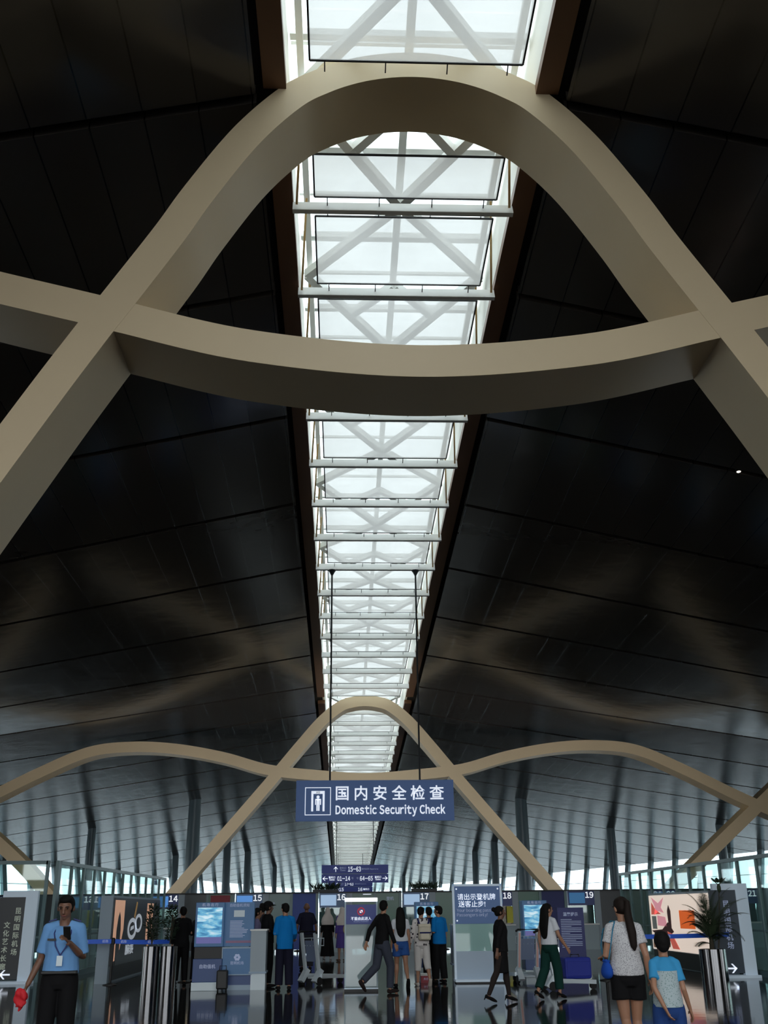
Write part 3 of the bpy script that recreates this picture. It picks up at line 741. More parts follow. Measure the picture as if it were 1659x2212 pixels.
def kiosk(label, x, y, rz=0):
    g = thing('check_in_kiosk', label, 'kiosk', (x, y, 0), rz)
    MB().bb((-.33, -.28, 0), (.33, .3, .17)).build('plinth', M_KPLINTH, g, bevel=.01)
    lc = MB().bb((-.32, -.25, .17), (.32, .28, .64)).build('lower_cabinet', M_KBL, g, bevel=.01)
    MB().bb((-.31, -.14, .64), (.31, .25, .88)).build('keyboard_recess', M_DARK, g)
    uc = MB().bb((-.32, -.2, .88), (.32, .2, 1.80)).build('upper_cabinet', M_KBL2, g, bevel=.01)
    s = MB().bb((-.275, -.212, 1.08), (.275, -.2, 1.69)).build('screen', M_WATER, uc)
    MB().bb((-.275, -.212, .95), (.275, -.2, 1.08)).build('screen_strip', M_VIOLET, uc)
    text('kiosk_lettering', '自助值机', .09, M_LETDIM, lc, (0, -.256, .48), bold=.01)
    text('kiosk_lettering', '机 场 出 行', .075, M_LETDIM, uc, (0, -.206, 1.745), bold=.01)
kiosk('blue self-service kiosk with a bright water picture on its screen, left of the text kiosk', -4.22, 24.7)
kiosk('blue self-service kiosk with a bright screen, behind the woman in green trousers', 3.66, 27.9)
kiosk('blue self-service kiosk with a lit screen, behind the white-clad woman with the backpack', 1.02, 29.6)
g = thing('information_kiosk', 'steel blue information board with printed notice and crest box, beside the bright-screen kiosk', 'kiosk', (-3.58, 24.8, 0))
MB().bb((-.30, -.2, 0), (.32, .2, .10)).build('plinth', M_KEDGE, g)
MB().bb((-.30, -.2, .10), (.32, .2, .30)).build('lower_cabinet', M_KBL, g)
MB().bb((-.34, -.26, .30), (.33, .2, .86)).build('crest_box', M_KBL2, g, bevel=.02)
fr = MB()
for q in (((-.34, .84), (.33, .87)), ((-.34, .30), (.33, .32)), ((-.34, .32), (-.32, .84)), ((.31, .32), (.33, .84))): fr.bb((q[0][0], -.275, q[0][1]), (q[1][0], -.26, q[1][1]))
fr.build('crest_box_border', M_KEDGE, g)
cr_ = MB()
for i in range(6):
    a_ = i * PI / 3; cr_.tube([(.0 + .045 * math.cos(a_), -.268, .66 + .045 * math.sin(a_)), (.0 + .045 * math.cos(a_), -.26, .66 + .045 * math.sin(a_))], [.03, .03], 10)
cr_.build('crest', M_LETDIM, g); text('crest_lettering', '昆明机场', .075, M_LETDIM, g, (0, -.265, .54))
MB().bb((-.32, -.15, .88), (.33, .1, 1.80)).build('notice_board', M_KBL2, g)
MB().bb((-.12, -.165, 1.49), (.12, -.15, 1.63)).build('white_picture', M_KPLINTH, g)
text('notice_lettering', '自助值机须知', .075, M_LETDIM, g, (0, -.155, 1.73))
ln = MB(); rr = random.Random(4)
for i in range(12): ln.bb((-.2, -.154, 1.40 - i * .03), (-.2 + rr.uniform(.25, .42), -.15, 1.412 - i * .03))
ln.build('notice_lines', M_LETDIM, g)
MB().bb((-.28, -.154, .95), (.29, -.15, 1.0)).build('notice_strip', mat('notice pink strip', (150, 110, 140), .5), g)

def desk(label, x, y, wd, h):
    g = thing('service_counter', label, 'counter', (x, y, 0))
    MB().bb((-wd / 2 + .02, -.22, 0), (wd / 2, .25, .33)).build('plinth', M_KPLINTH, g)
    MB().bb((-wd / 2 - .02, -.26, .33), (wd / 2 + .02, .3, .37)).build('ledge', M_KEDGE, g)
    MB().bb((-wd / 2, -.24, .37), (wd / 2, .28, h)).build('front', M_GREYP, g)
    MB().bb((-wd / 2 - .02, -.27, h), (wd / 2 + .02, .3, h + .03)).build('top', M_WHITE, g)
desk('pale grey service counter between the kiosks and the man in black cap', -3.12, 24.75, .34, 1.20)
desk('pale grey service counter partly behind the white notice board', 1.62, 27.2, .34, 1.24)

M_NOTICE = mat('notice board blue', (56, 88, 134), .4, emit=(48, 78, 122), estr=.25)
M_TEALG = glassy('teal screen glass', (.55, .78, .76), .12, body=((168, 206, 200), .85))
M_LOWW = mat('lower white panel', (168, 186, 204), .35)
g = thing('notice_board', 'tall white-framed notice board with blue top asking for boarding passes, white below', 'notice board', (1.98, 26.0, 0)); W = .60
fr = MB()
for q in ((-W, -W + .05, .06, 2.17), (W - .05, W, .06, 2.17)): fr.bb((q[0], -.04, q[2]), (q[1], .04, q[3]))
fr.bb((-W, -.04, 2.12), (W, .04, 2.17)); fr.bb((-W, -.25, .03), (W, .25, .08)); fr.build('frame', M_PYW, g)
MB().bb((-W + .02, -.2, 0), (W - .02, .2, .03)).build('base', M_DARK, g)
bp_ = MB().bb((-W + .05, -.03, 1.28), (W - .05, .03, 2.12)).build('blue_panel', M_NOTICE, g)
MB().bb((-W + .05, -.01, .68), (W - .05, .01, 1.28)).build('glass_panel', M_TEALG, g)
MB().bb((-W + .05, -.03, .08), (W - .05, .03, .68)).build('white_panel', M_LOWW, g)
text('chinese_lettering', '请出示登机牌', .155, M_LET, bp_, (-.02, -.034, 1.87), bold=.004)
text('chinese_lettering', '送客止步!', .155, M_LET, bp_, (-.13, -.034, 1.71), bold=.004)
text('english_lettering', 'Your boarding pass please\nPassengers only!', .092, M_LETDIM, bp_, (-.50, -.034, 1.53), align='LEFT', lines=1.0)
bt = MB()
for x in (-.5, .5):
    for z in (1.35, 2.06): bt.tube([(x, -.04, z), (x, -.03, z)], [.018, .018], 10)
bt.build('stud', M_LET, bp_)

M_GATEG = glassy('barrier glass', (.62, .76, .76), .16, body=((176, 192, 196), .62))
g = thing('barrier_gate', 'glass lane barrier with a no-entry sign and white light bar, behind the striding man', 'barrier', (-.85, 23.85, 0)); W = .36
MB().bb((-W, -.2, 0), (W, .2, .05)).build('base', M_DARK, g)
MB().bb((-W, -.22, .05), (W, -.18, .075)).build('base_strip', M_LAMP if False else M_PYW, g)
MB().bb((-W + .03, -.012, .07), (W - .03, .012, 1.32)).build('glass_panel', M_GATEG, g)
for x in (-W + .015, W - .015): MB().bb((x - .015, -.02, .07), (x + .015, .02, 1.78)).build('post', M_MULL, g)
sp_ = MB().bb((-W + .03, -.03, 1.32), (W - .03, .03, 1.72)).build('sign_panel', M_SIGN2, g)
lb = mat('light bar white', (250, 252, 255), .4, emit=(245, 250, 255), estr=1.2)
MB().bb((-W, -.05, 1.78), (W, .05, 1.86)).build('light_bar', lb, g)
rg = MB()
for i in range(24):
    a0, a1 = 2 * PI * i / 24, 2 * PI * (i + 1) / 24
    rg.prism([(.085 * math.cos(a0), 1.58 + .085 * math.sin(a0)), (.085 * math.cos(a1), 1.58 + .085 * math.sin(a1)), (.062 * math.cos(a1), 1.58 + .062 * math.sin(a1)), (.062 * math.cos(a0), 1.58 + .062 * math.sin(a0))], -.042, -.034)
rg.prism([(-.058, 1.628), (-.044, 1.638), (.058, 1.532), (.044, 1.522)], -.042, -.034); rg.build('prohibition_ring', mat('prohibition red', (190, 40, 60), .5, emit=(170, 30, 50), estr=.4), sp_)
MB().bb((-.03, -.034, 1.55), (.035, -.031, 1.61)).build('pictogram', M_LET, sp_)
text('chinese_lettering', '不能由此进入', .075, M_LET, sp_, (0, -.034, 1.43), bold=.01)
text('english_lettering', 'No entry from here', .034, M_LETDIM, sp_, (0, -.034, 1.375))

g = thing('poster_stand', 'navy poster stand with white text lines, behind the woman in green trousers', 'poster', (4.78, 28.7, 0))
MB().bb((-.36, -.2, 0), (.36, .2, .04)).build('base', M_DARK, g)
MB().bb((-.35, -.025, .04), (.35, .025, 1.62)).build('board', M_NAVYB, g)
text('heading', '温馨提示', .1, M_LETDIM, g, (.0, -.03, 1.45), bold=.01)
ln = MB(); rr = random.Random(9)
for i in range(17):
    ln.bb((-.27, -.029, 1.32 - i * .042), (-.27 + (.54 if i % 4 else rr.uniform(.2, .4)), -.025, 1.332 - i * .042))
ln.build('text_lines', M_LETDIM, g)

# ------------------------------------------------------------------ belt barriers
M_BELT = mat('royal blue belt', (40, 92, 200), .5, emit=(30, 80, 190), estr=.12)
def stanchion(label, x, y, h=1.03):
    g = thing('belt_stanchion', label, 'barrier post', (x, y, 0))
    MB().lathe([(.17, 0), (.17, .015), (.06, .035), (.03, .05)], n=24).build('base', M_DARK, g, smooth=False)
    MB().tube([(0, 0, .04), (0, 0, h)], [.032, .032], 14).build('post', M_DARK, g, smooth=True)
    MB().lathe([(.042, h - .14), (.045, h - .12), (.045, h - .01), (.03, h + .01)], n=16).build('belt_head', M_DARK, g)
def belt(label, a, b, sag=.02):
    A, B = Vector(a), Vector(b); n = 10; m = MB(); d = (B - A).normalized(); nr = Vector((-d.y, d.x, 0)) * .003
    P = [A + (B - A) * i / n - Vector((0, 0, sag * 4 * (i / n) * (1 - i / n))) for i in range(n + 1)]
    for i in range(n):
        q = [P[i] - Vector((0, 0, .05)), P[i + 1] - Vector((0, 0, .05)), P[i + 1] + Vector((0, 0, .05)), P[i] + Vector((0, 0, .05))]
        m.add([p + nr for p in q] + [p - nr for p in q], [(0, 1, 2, 3), (7, 6, 5, 4), (0, 4, 5, 1), (3, 2, 6, 7)])
    o = m.build('barrier_belt', M_BELT); tag(o, label, 'belt')
    L = (B - A).length
    for t in (.12, .5, .88):
        p = A + (B - A) * t - Vector((0, 0, sag * 4 * t * (1 - t))); ang = math.atan2(d.y, d.x)
        text('belt_mark', '机场', .07, M_LETDIM, o, p - Vector((-d.y, d.x, 0)) * .006, rz=ang, bold=.01)
stanchion('black belt post standing just right of the guard, with blue belts on both sides', -6.79, 26.77)
stanchion('black belt post beside the dark-clad couple at the left', -5.12, 27.45)
stanchion('black belt post behind the woman in the spotted top', 5.02, 26.2)
belt('blue barrier belt running left from the post behind the guard', (-8.0, 26.4, .96), (-6.83, 26.76, .96), 0)
belt('blue barrier belt across the front of the two steel planters', (-6.75, 26.78, .96), (-5.16, 27.43, .95), .03)
belt('blue barrier belt passing behind the potted palm at the right', (5.07, 26.22, .96), (8.20, 26.50, .97), .02)

# ------------------------------------------------------------------ planters, palm, bushes
M_POT = mat('polished steel pot', (116, 116, 118), .13, metal=1.0)
M_SOIL = mat('soil', (34, 26, 20), .95)
M_STEM = mat('plant stem', (58, 50, 34), .7)
M_PALM = mat('palm leaf', (48, 62, 40), .55)
def pot(label, x, y, r, h, name='potted_plant'):
    g = thing(name, label, 'plant', (x, y, 0))
    MB().lathe([(r, 0), (r, h), (r * .93, h), (r * .93, h - .06)], n=36).build('pot', M_POT, g, smooth=True)
    MB().lathe([(r * .92, h - .09), (r * .92, h - .07)], n=24).build('soil', M_SOIL, g)
    return g
def frond(m, base, az, el, L, droop, lw, n=15):
    d = Vector((math.cos(az) * math.cos(el), math.sin(az) * math.cos(el), math.sin(el))); p = Vector(base); path = [p.copy()]
    for i in range(n):
        d = (d + Vector((0, 0, -droop * (i + 1) / n))).normalized(); p = p + d * (L / n); path.append(p.copy())
    m.tube(path, [.008 * (1 - .8 * i / n) for i in range(n + 1)], 5)
    for i in range(3, n + 1):
        t = (path[i] - path[i - 1]).normalized(); sd = t.cross(Vector((0, 0, 1))).normalized()
        ll = lw * math.sin(PI * (.15 + .8 * i / n)) + .03
        for s in (-1, 1):
            for f_ in (0, .5):
                o = path[i] - (path[i] - path[i - 1]) * f_
                e = o + (sd * s * .75 + t * .6 + Vector((0, 0, -.18))).normalized() * ll; wv = t * .011
                m.add([o - wv, o + wv, e], [(0, 1, 2)])
for x, lab in ((-5.72, 'dark bushy plant in a polished steel pot, the left one behind the blue belt'), (-5.30, 'dark bushy plant in a polished steel pot, the right one behind the blue belt')):
    g = pot(lab, x, 25.95, .195, .86)
    st = MB(); fo = MB(); rr = random.Random(int(x * 100))
    for i in range(5):
        a_ = rr.uniform(0, 6.28); st.tube([(0, 0, .9), (.05 * math.cos(a_), .05 * math.sin(a_), 1.2), (.12 * math.cos(a_), .12 * math.sin(a_), 1.55)], [.012, .01, .006], 6)
    for i in range(420):
        a_, rad, z = rr.uniform(0, 6.28), rr.uniform(.02, .19), rr.uniform(1.0, 1.74); rad *= 1 - abs(z - 1.35) / .65
        o = Vector((rad * math.cos(a_), rad * math.sin(a_), z)); d = Vector((math.cos(a_) * .6 + rr.uniform(-.5, .5), math.sin(a_) * .6 + rr.uniform(-.5, .5), rr.uniform(-.3, .8))).normalized() * rr.uniform(.06, .13)
        sd = d.cross(Vector((rr.uniform(-1, 1), rr.uniform(-1, 1), 1))).normalized() * .018
        fo.add([o, o + d * .5 + sd, o + d, o + d * .5 - sd], [(0, 1, 2, 3)])
    st.build('stem', M_STEM, g); q = fo.build('foliage', M_LEAFD, g)
g = pot('potted palm in a polished steel pot, in front of the cream advert', 7.45, 25.65, .31, .68)
MB().tube([(0, 0, .66), (.01, 0, .95), (.0, .02, 1.2)], [.06, .05, .035], 10).build('trunk', M_STEM, g)
fo = MB(); rr = random.Random(3)
for i in range(40):
    z = rr.uniform(.75, 1.2); frond(fo, (0, 0, z), rr.uniform(0, 6.28), rr.uniform(.25, 1.45), rr.uniform(.6, 1.15) * (1 if z > .95 else .75), rr.uniform(.05, .22), .22)
fo.build('foliage', M_PALM, g)
tp = MB(); tp.ell((0, 0, 0), (.05, .05, .1), 10, 8)
for i in range(9): frond(tp, (.0, 0, .05), i * .7, .9, .25, .1, .08, 6)
MB().tube([(.16, .0, .7), (.26, 0, 1.3), (.34, 0, 2.02)], [.02, .018, .012], 8).build('tall_stem', M_STEM, g)
q = tp.build('tall_crown', M_PALM, g, loc=(.34, 0, 2.02))

# ------------------------------------------------------------------ luggage trolleys, bags
M_TROL = mat('trolley pale steel', (206, 216, 222), .35, metal=.2)
M_TROLAD = mat('trolley advert panel', (112, 124, 150), .4)
M_TROLADR = mat('trolley pink advert strip', (216, 168, 160), .5)
M_RUB = mat('black rubber', (18, 18, 19), .7)
def trolley(label, x, y, rz, strip=False):
    """handle at the origin, loading bed towards local +y"""
    g = thing('luggage_trolley', label, 'trolley', (x, y, 0), rz)
    for s in (-1, 1):
        MB().bar((s * .22, .0, .24), (s * .22, -.16, 1.12), .07, .06).build('upright', M_TROL, g)
        if strip: MB().bar((s * .22, -.045, .34), (s * .22, -.185, 1.08), .045, .012).build('advert_strip', M_TROLADR, g)
        MB().bar((s * .30, -.02, .20), (s * .16, .95, .15), .06, .08).build('side_rail', M_TROL, g)
        f = MB(); f.add([(s * .22 - .07, -.12, .05), (s * .22 + .07, -.12, .05), (s * .22 + .06, .1, .3), (s * .22 - .06, .1, .3), (s * .22 - .07, -.2, .1), (s * .22 + .07, -.2, .1), (s * .22 + .05, .0, .36), (s * .22 - .05, .0, .36)],
                      [(0, 1, 2, 3), (4, 7, 6, 5), (0, 4, 5, 1), (1, 5, 6, 2), (2, 6, 7, 3), (3, 7, 4, 0)]); f.build('foot_plate', M_TROL, g)
    MB().tube([(-.31, -.2, 1.12), (-.25, -.16, 1.15), (.25, -.16, 1.15), (.31, -.2, 1.12)], [.025] * 4, 10).build('handle', M_RUB, g)
    MB().bar((0, -.015, .5), (0, -.085, .95), .34, .015).build('advert_panel', M_TROLAD, g)
    bs = MB()
    for zz in (.84, 1.0): bs.tube([(-.2, -.1, zz), (-.2, .16, zz), (.2, .16, zz), (.2, -.1, zz)], [.01] * 4, 6)
    for xx in (-.2, -.1, 0, .1, .2): bs.bar((xx, .16, .84), (xx, .16, 1.0), .01, .01); bs.bar((xx, -.1, .84), (xx, .16, .84), .01, .01)
    bs.build('basket', M_TROL, g)
    MB().bb((-.17, .02, .13), (.17, .92, .16)).build('bed', M_TROL, g)
    for wx, wy, r in ((-.27, -.05, .09), (.27, -.05, .09), (0, .95, .075)):
        MB().tube([(wx - .025, wy, r), (wx + .025, wy, r)], [r, r], 18, ref=(0, 1, 0)).build('wheel', M_RUB, g)
    return g
trolley('empty luggage trolley standing by the man in bright blue shirt', -1.95, 25.9, -.75)
trolley('luggage trolley with pink advert strips, behind the woman in the black dress', 3.05, 25.6, .18, True)
trolley('luggage trolley carrying a blue suitcase, behind the woman in green trousers', 3.15, 23.4, -1.40)
M_BAGB = mat('blue suitcase fabric', (30, 46, 150), .6)
g = thing('suitcase', 'blue soft suitcase lying on the luggage trolley', 'luggage', (3.72, 23.5, .21), -1.40 - PI / 2 + PI)
MB().bb((-.3, -.19, 0), (.3, .19, .42)).build('case_body', M_BAGB, g, bevel=.05)
MB().tube([(-.1, 0, .41), (-.09, 0, .47), (.09, 0, .47), (.1, 0, .41)], [.012] * 4, 8).build('handle', M_RUB, g)
MB().bb((-.26, -.205, .06), (.26, -.19, .34)).build('front_pocket', M_BAGB, g, bevel=.02)
M_BAGK = mat('black suitcase', (20, 20, 22), .5)
g = thing('suitcase', 'small black suitcase standing in front of the information kiosk', 'luggage', (-3.86, 24.3, 0))
MB().bb((-.12, -.1, .04), (.12, .1, .42)).build('case_body', M_BAGK, g, bevel=.03)
for x in (-.09, .09): MB().tube([(x - .015, 0, .03), (x + .015, 0, .03)], [.03, .03], 12, ref=(0, 1, 0)).build('wheel', M_RUB, g)
MB().tube([(-.07, .05, .41), (-.07, .05, .5), (.07, .05, .5), (.07, .05, .41)], [.01] * 4, 8).build('handle', M_RUB, g)
g = thing('floor_box', 'small red box with a white lid on the floor behind the white-clad woman', 'box', (.72, 26.3, 0))
MB().bb((-.12, -.1, 0), (.12, .1, .15)).build('box_body', M_RED, g); MB().bb((-.125, -.105, .15), (.125, .105, .2)).build('lid', M_WHITE, g)
text('box_lettering', '大小', .06, M_LETDIM, g, (0, -.103, .08))

# ------------------------------------------------------------------ people
M_SKIN = mat('skin', (168, 122, 96), .5)
M_SKIN2 = mat('skin tanned', (120, 84, 66), .5)
M_HAIR = mat('black hair', (14, 12, 11), .75, spec=.2)
M_HAIRB = mat('brown black hair', (30, 21, 17), .7, spec=.2)
M_EYE = mat('eye dark', (16, 13, 12), .6, spec=.2)
M_LIP = mat('lips', (130, 74, 68), .5)
def cloth(name, rgb, **k): return mat(name, rgb, .85, spec=.2, **k)
V = Vector
SHO, HIP = .178, .09
DEF_ARM = ((.05, .0, -.29), (.07, .07, -.53))                  # elbow, wrist measured from the shoulder (x = outwards)
DEF_LEG = ((.01, .015, -.42), (.02, -.02, -.81))                # knee, ankle measured from the hip
def person(name, label, x, y, rz, H, top, bottom, hair='short', arms=(DEF_ARM, DEF_ARM), legs=(DEF_LEG, DEF_LEG), lean=.02, female=False,
           skin=None, haircol=None, shoe=(22, 20, 20), heels=False, foot=((0, 1, 0), (0, 1, 0)), head=(0, 0), vox=.0085, cat='person', stout=1.0, scale_head=1.0, root_z=0.0, wf=None, hose=None):
    """local frame: the figure faces +y, its right hand is at +x; arms/legs = (right, left)"""
    skin = skin or M_SKIN; haircol = haircol or M_HAIR
    k = H / 1.72
    g = thing('person', label, cat, (x, y, root_z), rz)
    R = Matrix.Rotation(-lean, 3, 'X')
    def tb(p):                                                   # bends the trunk forward about the hips
        p = V(p); q = V((0, 0, .95)); return R @ (p - q) + q
    wf = wf or (.84 if female else .90)
    sh_w = SHO * wf; hw = .165 * (.96 if female else .95) * (1 if wf > .8 else .85)
    S = lambda b: b.__setattr__('v', [tuple(V(p) * k) for p in b.v]) or b
    body = MB()
    trunk = [(0, .0, .83), (0, -.005, .92), (0, .0, 1.07), (0, .0, 1.24), (0, -.01, 1.35), (0, -.01, 1.42), (0, .0, 1.455)]
    rad = [(.12, .10), (hw, .115), (.132 if female else .145, .092), (.152, .11), (.158, .095), (.115, .075), (.06, .058)]
    rad = [(a * stout * (wf if i_ > 1 and i_ < 6 else 1), b * stout) for i_, (a, b) in enumerate(rad)]
    body.tube([tb(p) for p in trunk], rad, 18)
    body.tube([tb((0, .0, 1.40)), tb((0, .005, 1.47)), tb((0, .018, 1.56))], [.062, .054, .054], 12)
    # head: turn (left +) and nod (down +) about the neck
    HM = Matrix.Rotation(head[0], 3, 'Z') @ Matrix.Rotation(-head[1], 3, 'X'); neck = tb((0, .012, 1.53))
    def hd(p): return HM @ (V(p) - V((0, .012, 1.53))) * (scale_head * 1.03) + neck + V((0, 0, -.008))
    def hell(c, r, nu=18, nv=12, fn=None):
        b = MB(); b.ell(c, r, nu, nv, fn=fn); b.v = [tuple(hd(p)) for p in b.v]; return b
    for c, r in (((0, .0, 1.628), (.074, .092, .092)), ((0, .028, 1.575), (.056, .062, .066)), ((0, .062, 1.532), (.026, .024, .022)),
                 ((0, .082, 1.645), (.05, .014, .012)), ((0, .075, 1.556), (.026, .02, .014)),
                 ((.077, -.005, 1.605), (.012, .022, .034)), ((-.077, -.005, 1.605), (.012, .022, .034))):
        q = hell(c, r); body.add(q.v, q.f)
    body.tube([hd((0, .088, 1.638)), hd((0, .103, 1.605)), hd((0, .112, 1.588)), hd((0, .092, 1.578))], [.008, .011, .015, .011], 8)
    shp, elb, wri = [], [], []
    for i, s in enumerate((1, -1)):
        e, wv = (V((q[0] * s, q[1], q[2])) for q in arms[i])
        a = tb((s * sh_w, -.01, 1.40)); shp.append(a); elb.append(a + e); wri.append(a + wv)
        E_, W_ = elb[i], wri[i]
        body.tube([tb((s * .05, -.005, 1.45)), tb((s * .11 * wf, -.01, 1.42)), a], [.033, .038, .04], 10); rb_ = .046 if wf > .8 else .036; body.ell(a, (rb_,) * 3, 12, 8)
        body.tube([a, a + e * .25, a + e * .5, E_, E_ + (W_ - E_) * .3, W_], [q_ * (1 if wf > .8 else .85) for q_ in (.050, .048, .042, .036, .037, .026)], 12)
        f = (W_ - E_).normalized(); wide = V((0, 1, 0)) if abs(f.y) < .8 else V((s, 0, 0)); wide = (wide - f * wide.dot(f)).normalized()
        nrm = f.cross(wide); nrm = nrm if nrm.x * s < 0 else -nrm
        body.tube([W_ - f * .01, W_ + f * .03, W_ + f * .085, W_ + f * .10], [(.025, .02), (.036, .017), (.041, .016), (.036, .012)], 10, ref=wide)
        for j in range(4):
            L_ = (.062, .074, .068, .05)[j]; b0 = W_ + f * .09 + wide * (.031 - .0205 * j)
            p1 = b0 + (f + nrm * .25).normalized() * L_ * .45; p2 = p1 + (f + nrm * .75).normalized() * L_ * .35; p3 = p2 + (f * .6 + nrm).normalized() * L_ * .3
            body.tube([b0 - f * .02, b0, p1, p2, p3], [.009, .0095, .009, .0085, .006], 7)
        t0 = W_ + f * .03 + wide * .03; t1 = t0 + (f * .6 + wide * .7 + nrm * .3).normalized() * .04
        body.tube([t0 - wide * .02, t0, t1, t1 + (f + nrm * .4).normalized() * .03], [.013, .013, .011, .008], 8)
    hip, kne, ank, fdir = [], [], [], []
    for i, s in enumerate((1, -1)):
        h0 = V((s * HIP, 0, .90)); kn = h0 + V((legs[i][0][0] * s, legs[i][0][1], legs[i][0][2])); an = h0 + V((legs[i][1][0] * s, legs[i][1][1], legs[i][1][2]))
        hip.append(h0); kne.append(kn); ank.append(an); fd = V((s * .12, 1, 0)) if foot[i] == (0, 1, 0) else V(foot[i]); fdir.append(fd.normalized())
        th = .088 if female else .085
        body.tube([h0 + V((0, 0, .03)), h0 + (kn - h0) * .3, h0 + (kn - h0) * .7, kn, kn + (an - kn) * .28 + V((0, -.012, 0)), kn + (an - kn) * .65, an], [th, th * .92, .065, .052, .056, .040, .034], 14)
        f = fdir[i]; dn = V((0, 0, -1)) if abs(f.z) < .3 else (V((0, 0, -1)) - f * -f.z).normalized()
        base = an + dn * .055
        body.tube([base - f * .045, base, base + f * .09, base + f * .15, base + f * .175], [(.028, .03), (.034, .04), (.042, .028), (.036, .02), (.02, .012)], 10, ref=f.cross(dn))
        if not heels or True:
            body.tube([an, base + dn * .0], [.034, .03], 10)
    blob(S(body), 'body', skin, g, vox * k ** .5)
    # shoes
    if shoe:
        M_S = cloth('shoe %d %d %d' % shoe, shoe)
        for i in (0, 1):
            an, f = ank[i], fdir[i]; dn = V((0, 0, -1)) if abs(f.z) < .3 else (V((0, 0, -1)) - f * -f.z).normalized(); base = an + dn * .055; sd = f.cross(dn)
            s_ = MB()
            s_.tube([base - f * .06 - dn * .0, base - f * .05, base, base + f * .10, base + f * .16, base + f * .195], [(.02, .02), (.036, .036), (.042, .046 if not heels else .03), (.05, .034), (.043, .026), (.022, .014)], 12, ref=sd)
            if heels: s_.tube([base - f * .045, base - f * .05 + dn * .075], [.018, .008], 8)
            S(s_).build('shoe', M_S, g, smooth=True)
    # clothing
    def garment(nm, m, tubes, vx=.011, sm=3):
        b = MB()
        for P_, r_ in tubes: b.tube(P_, r_, 18)
        return blob(S(b), nm, m, g, vx * k ** .5, sm)
    def leg_tube(i, frac, r0, r1):
        L1 = (kne[i] - hip[i]).length; L2 = (ank[i] - kne[i]).length; T_ = frac * (L1 + L2)
        P_ = [hip[i] + V((-.012 if i == 0 else .012, 0, .09)), hip[i] + V((0, 0, .05)), hip[i], hip[i] + (kne[i] - hip[i]) * .2]; rr_ = [r0 * .6, r0 * .86, r0 * .95, r0 * .97]
        if T_ <= L1: P_.append(hip[i] + (kne[i] - hip[i]) * (T_ / L1)); rr_.append(r1)
        else:
            u = (T_ - L1) / L2; P_ += [kne[i], kne[i] + (ank[i] - kne[i]) * u]; rr_ += [r0 + (r1 - r0) * .6, r1]
        return P_, rr_
    bt, bm_, bp = bottom
    if bt == 'legs':
        frac, r1 = bp
        wst = [(tb((0, -.004, 1.06)), (.150 * stout, .108 * stout)), (tb((0, -.004, .97)), (.168 * stout, .122 * stout)), (V((0, -.006, .88)), (hw + .012, .128)), (V((0, -.004, .82)), (.14, .11))]
        garment('trousers' if frac > .8 else ('shorts' if frac < .5 else 'cropped_trousers'), bm_, [([p for p, _ in wst], [r for _, r in wst])] + [leg_tube(i, frac, .105 if frac > .5 else .108, r1) for i in (0, 1)])
    elif bt == 'skirt':
        zh, r1 = bp; c = (kne[0] + kne[1]) * .5; t_ = (.9 - zh) / .42
        ctr = V((0, (c.y) * min(t_, 1.2) * .6, zh))
        garment('skirt', bm_, [([tb((0, 0, 1.08)), tb((0, 0, .98)), V((0, -.005, .88)), V((0, 0, .88)) * .5 + ctr * .5, ctr], [(.145, .105), (.165, .122), (hw + .02, .135), (r1 * .5 + .09, r1 * .36 + .075), (r1, r1 * .78)])])
    if hose: garment('stockings', hose, [([h_ + (a_ - h_) * 0 for h_ in (kne[i] + (hip[i] - kne[i]) * .78, kne[i])] + [kne[i] + (ank[i] - kne[i]) * .3 + V((0, -.012, 0)), kne[i] + (ank[i] - kne[i]) * .65, ank[i], ank[i] + V((0, 0, -.02))], [.088, .062, .064, .048, .042, .04]) for i in (0, 1) for a_ in (ank[i],)], .009, 2)
    tt, tm, tp_ = top                                             # tp_ = hem z, sleeve share of the arm
    hem, slv = tp_
    pts = [(0, .0, hem), (0, -.004, max(hem + .06, 1.0)), (0, .002, 1.14), (0, .002, 1.26), (0, -.01, 1.36), (0, -.01, 1.425), (0, .0, 1.45)]
    fl = .03 if tt in ('loose', 'shirt') else .016
    rr_ = [(hw + fl, .125 + fl * .7), (hw + fl * .9, .122 + fl * .6), (.15 + fl, .105 + fl), (.162 + fl * .8, .118 + fl * .7), (.165 + fl * .5, .105 + fl * .4), (.125, .085), (.072, .068)]
    rr_ = [(a * stout * ((wf + .04) if 1 < i_ < 6 else 1), b * stout) for i_, (a, b) in enumerate(rr_)]
    tubes = [([tb(p) for p in pts], rr_)]
    for i, s in enumerate((1, -1)):
        A, E_, W_ = shp[i], elb[i], wri[i]; L1, L2 = (E_ - A).length, (W_ - E_).length; T_ = slv * (L1 + L2); rs = (.060 if fl > .02 else .054) * (1 if wf > .8 else .84)
        tubes.append(([tb((s * .045, -.005, 1.45)), tb((s * .11 * wf, -.01, 1.425)), A], [.04, .052, rs * .93])); tubes.append(([A + V((0, 0, z_)) for z_ in (-.98 * rs, -.8 * rs, -.4 * rs, 0, .4 * rs, .8 * rs, .98 * rs)], [rs * .2, rs * .6, rs * .92, rs, rs * .92, rs * .6, rs * .2]))
        P_ = [A, A + (E_ - A) * .2, A + (E_ - A) * .4]; q = [rs * .97, rs, rs]
        if T_ <= L1: P_.append(A + (E_ - A) * (T_ / L1)); q.append(rs + (.008 if slv < .6 else 0))
        else: P_ += [E_, E_ + (W_ - E_) * ((T_ - L1) / L2)]; q += [rs - .006, .042]
        tubes.append((P_, q))
    garment({'dress': 'dress_top', 'jacket': 'jacket'}.get(tt, 'shirt'), tm, tubes)
    # hair and headwear
    hb = MB()
    def capfn(p):
        if p.y > .045 and p.z < 1.675: return V((p.x * .8, min(p.y, .05), max(p.z, 1.60)))
        return p
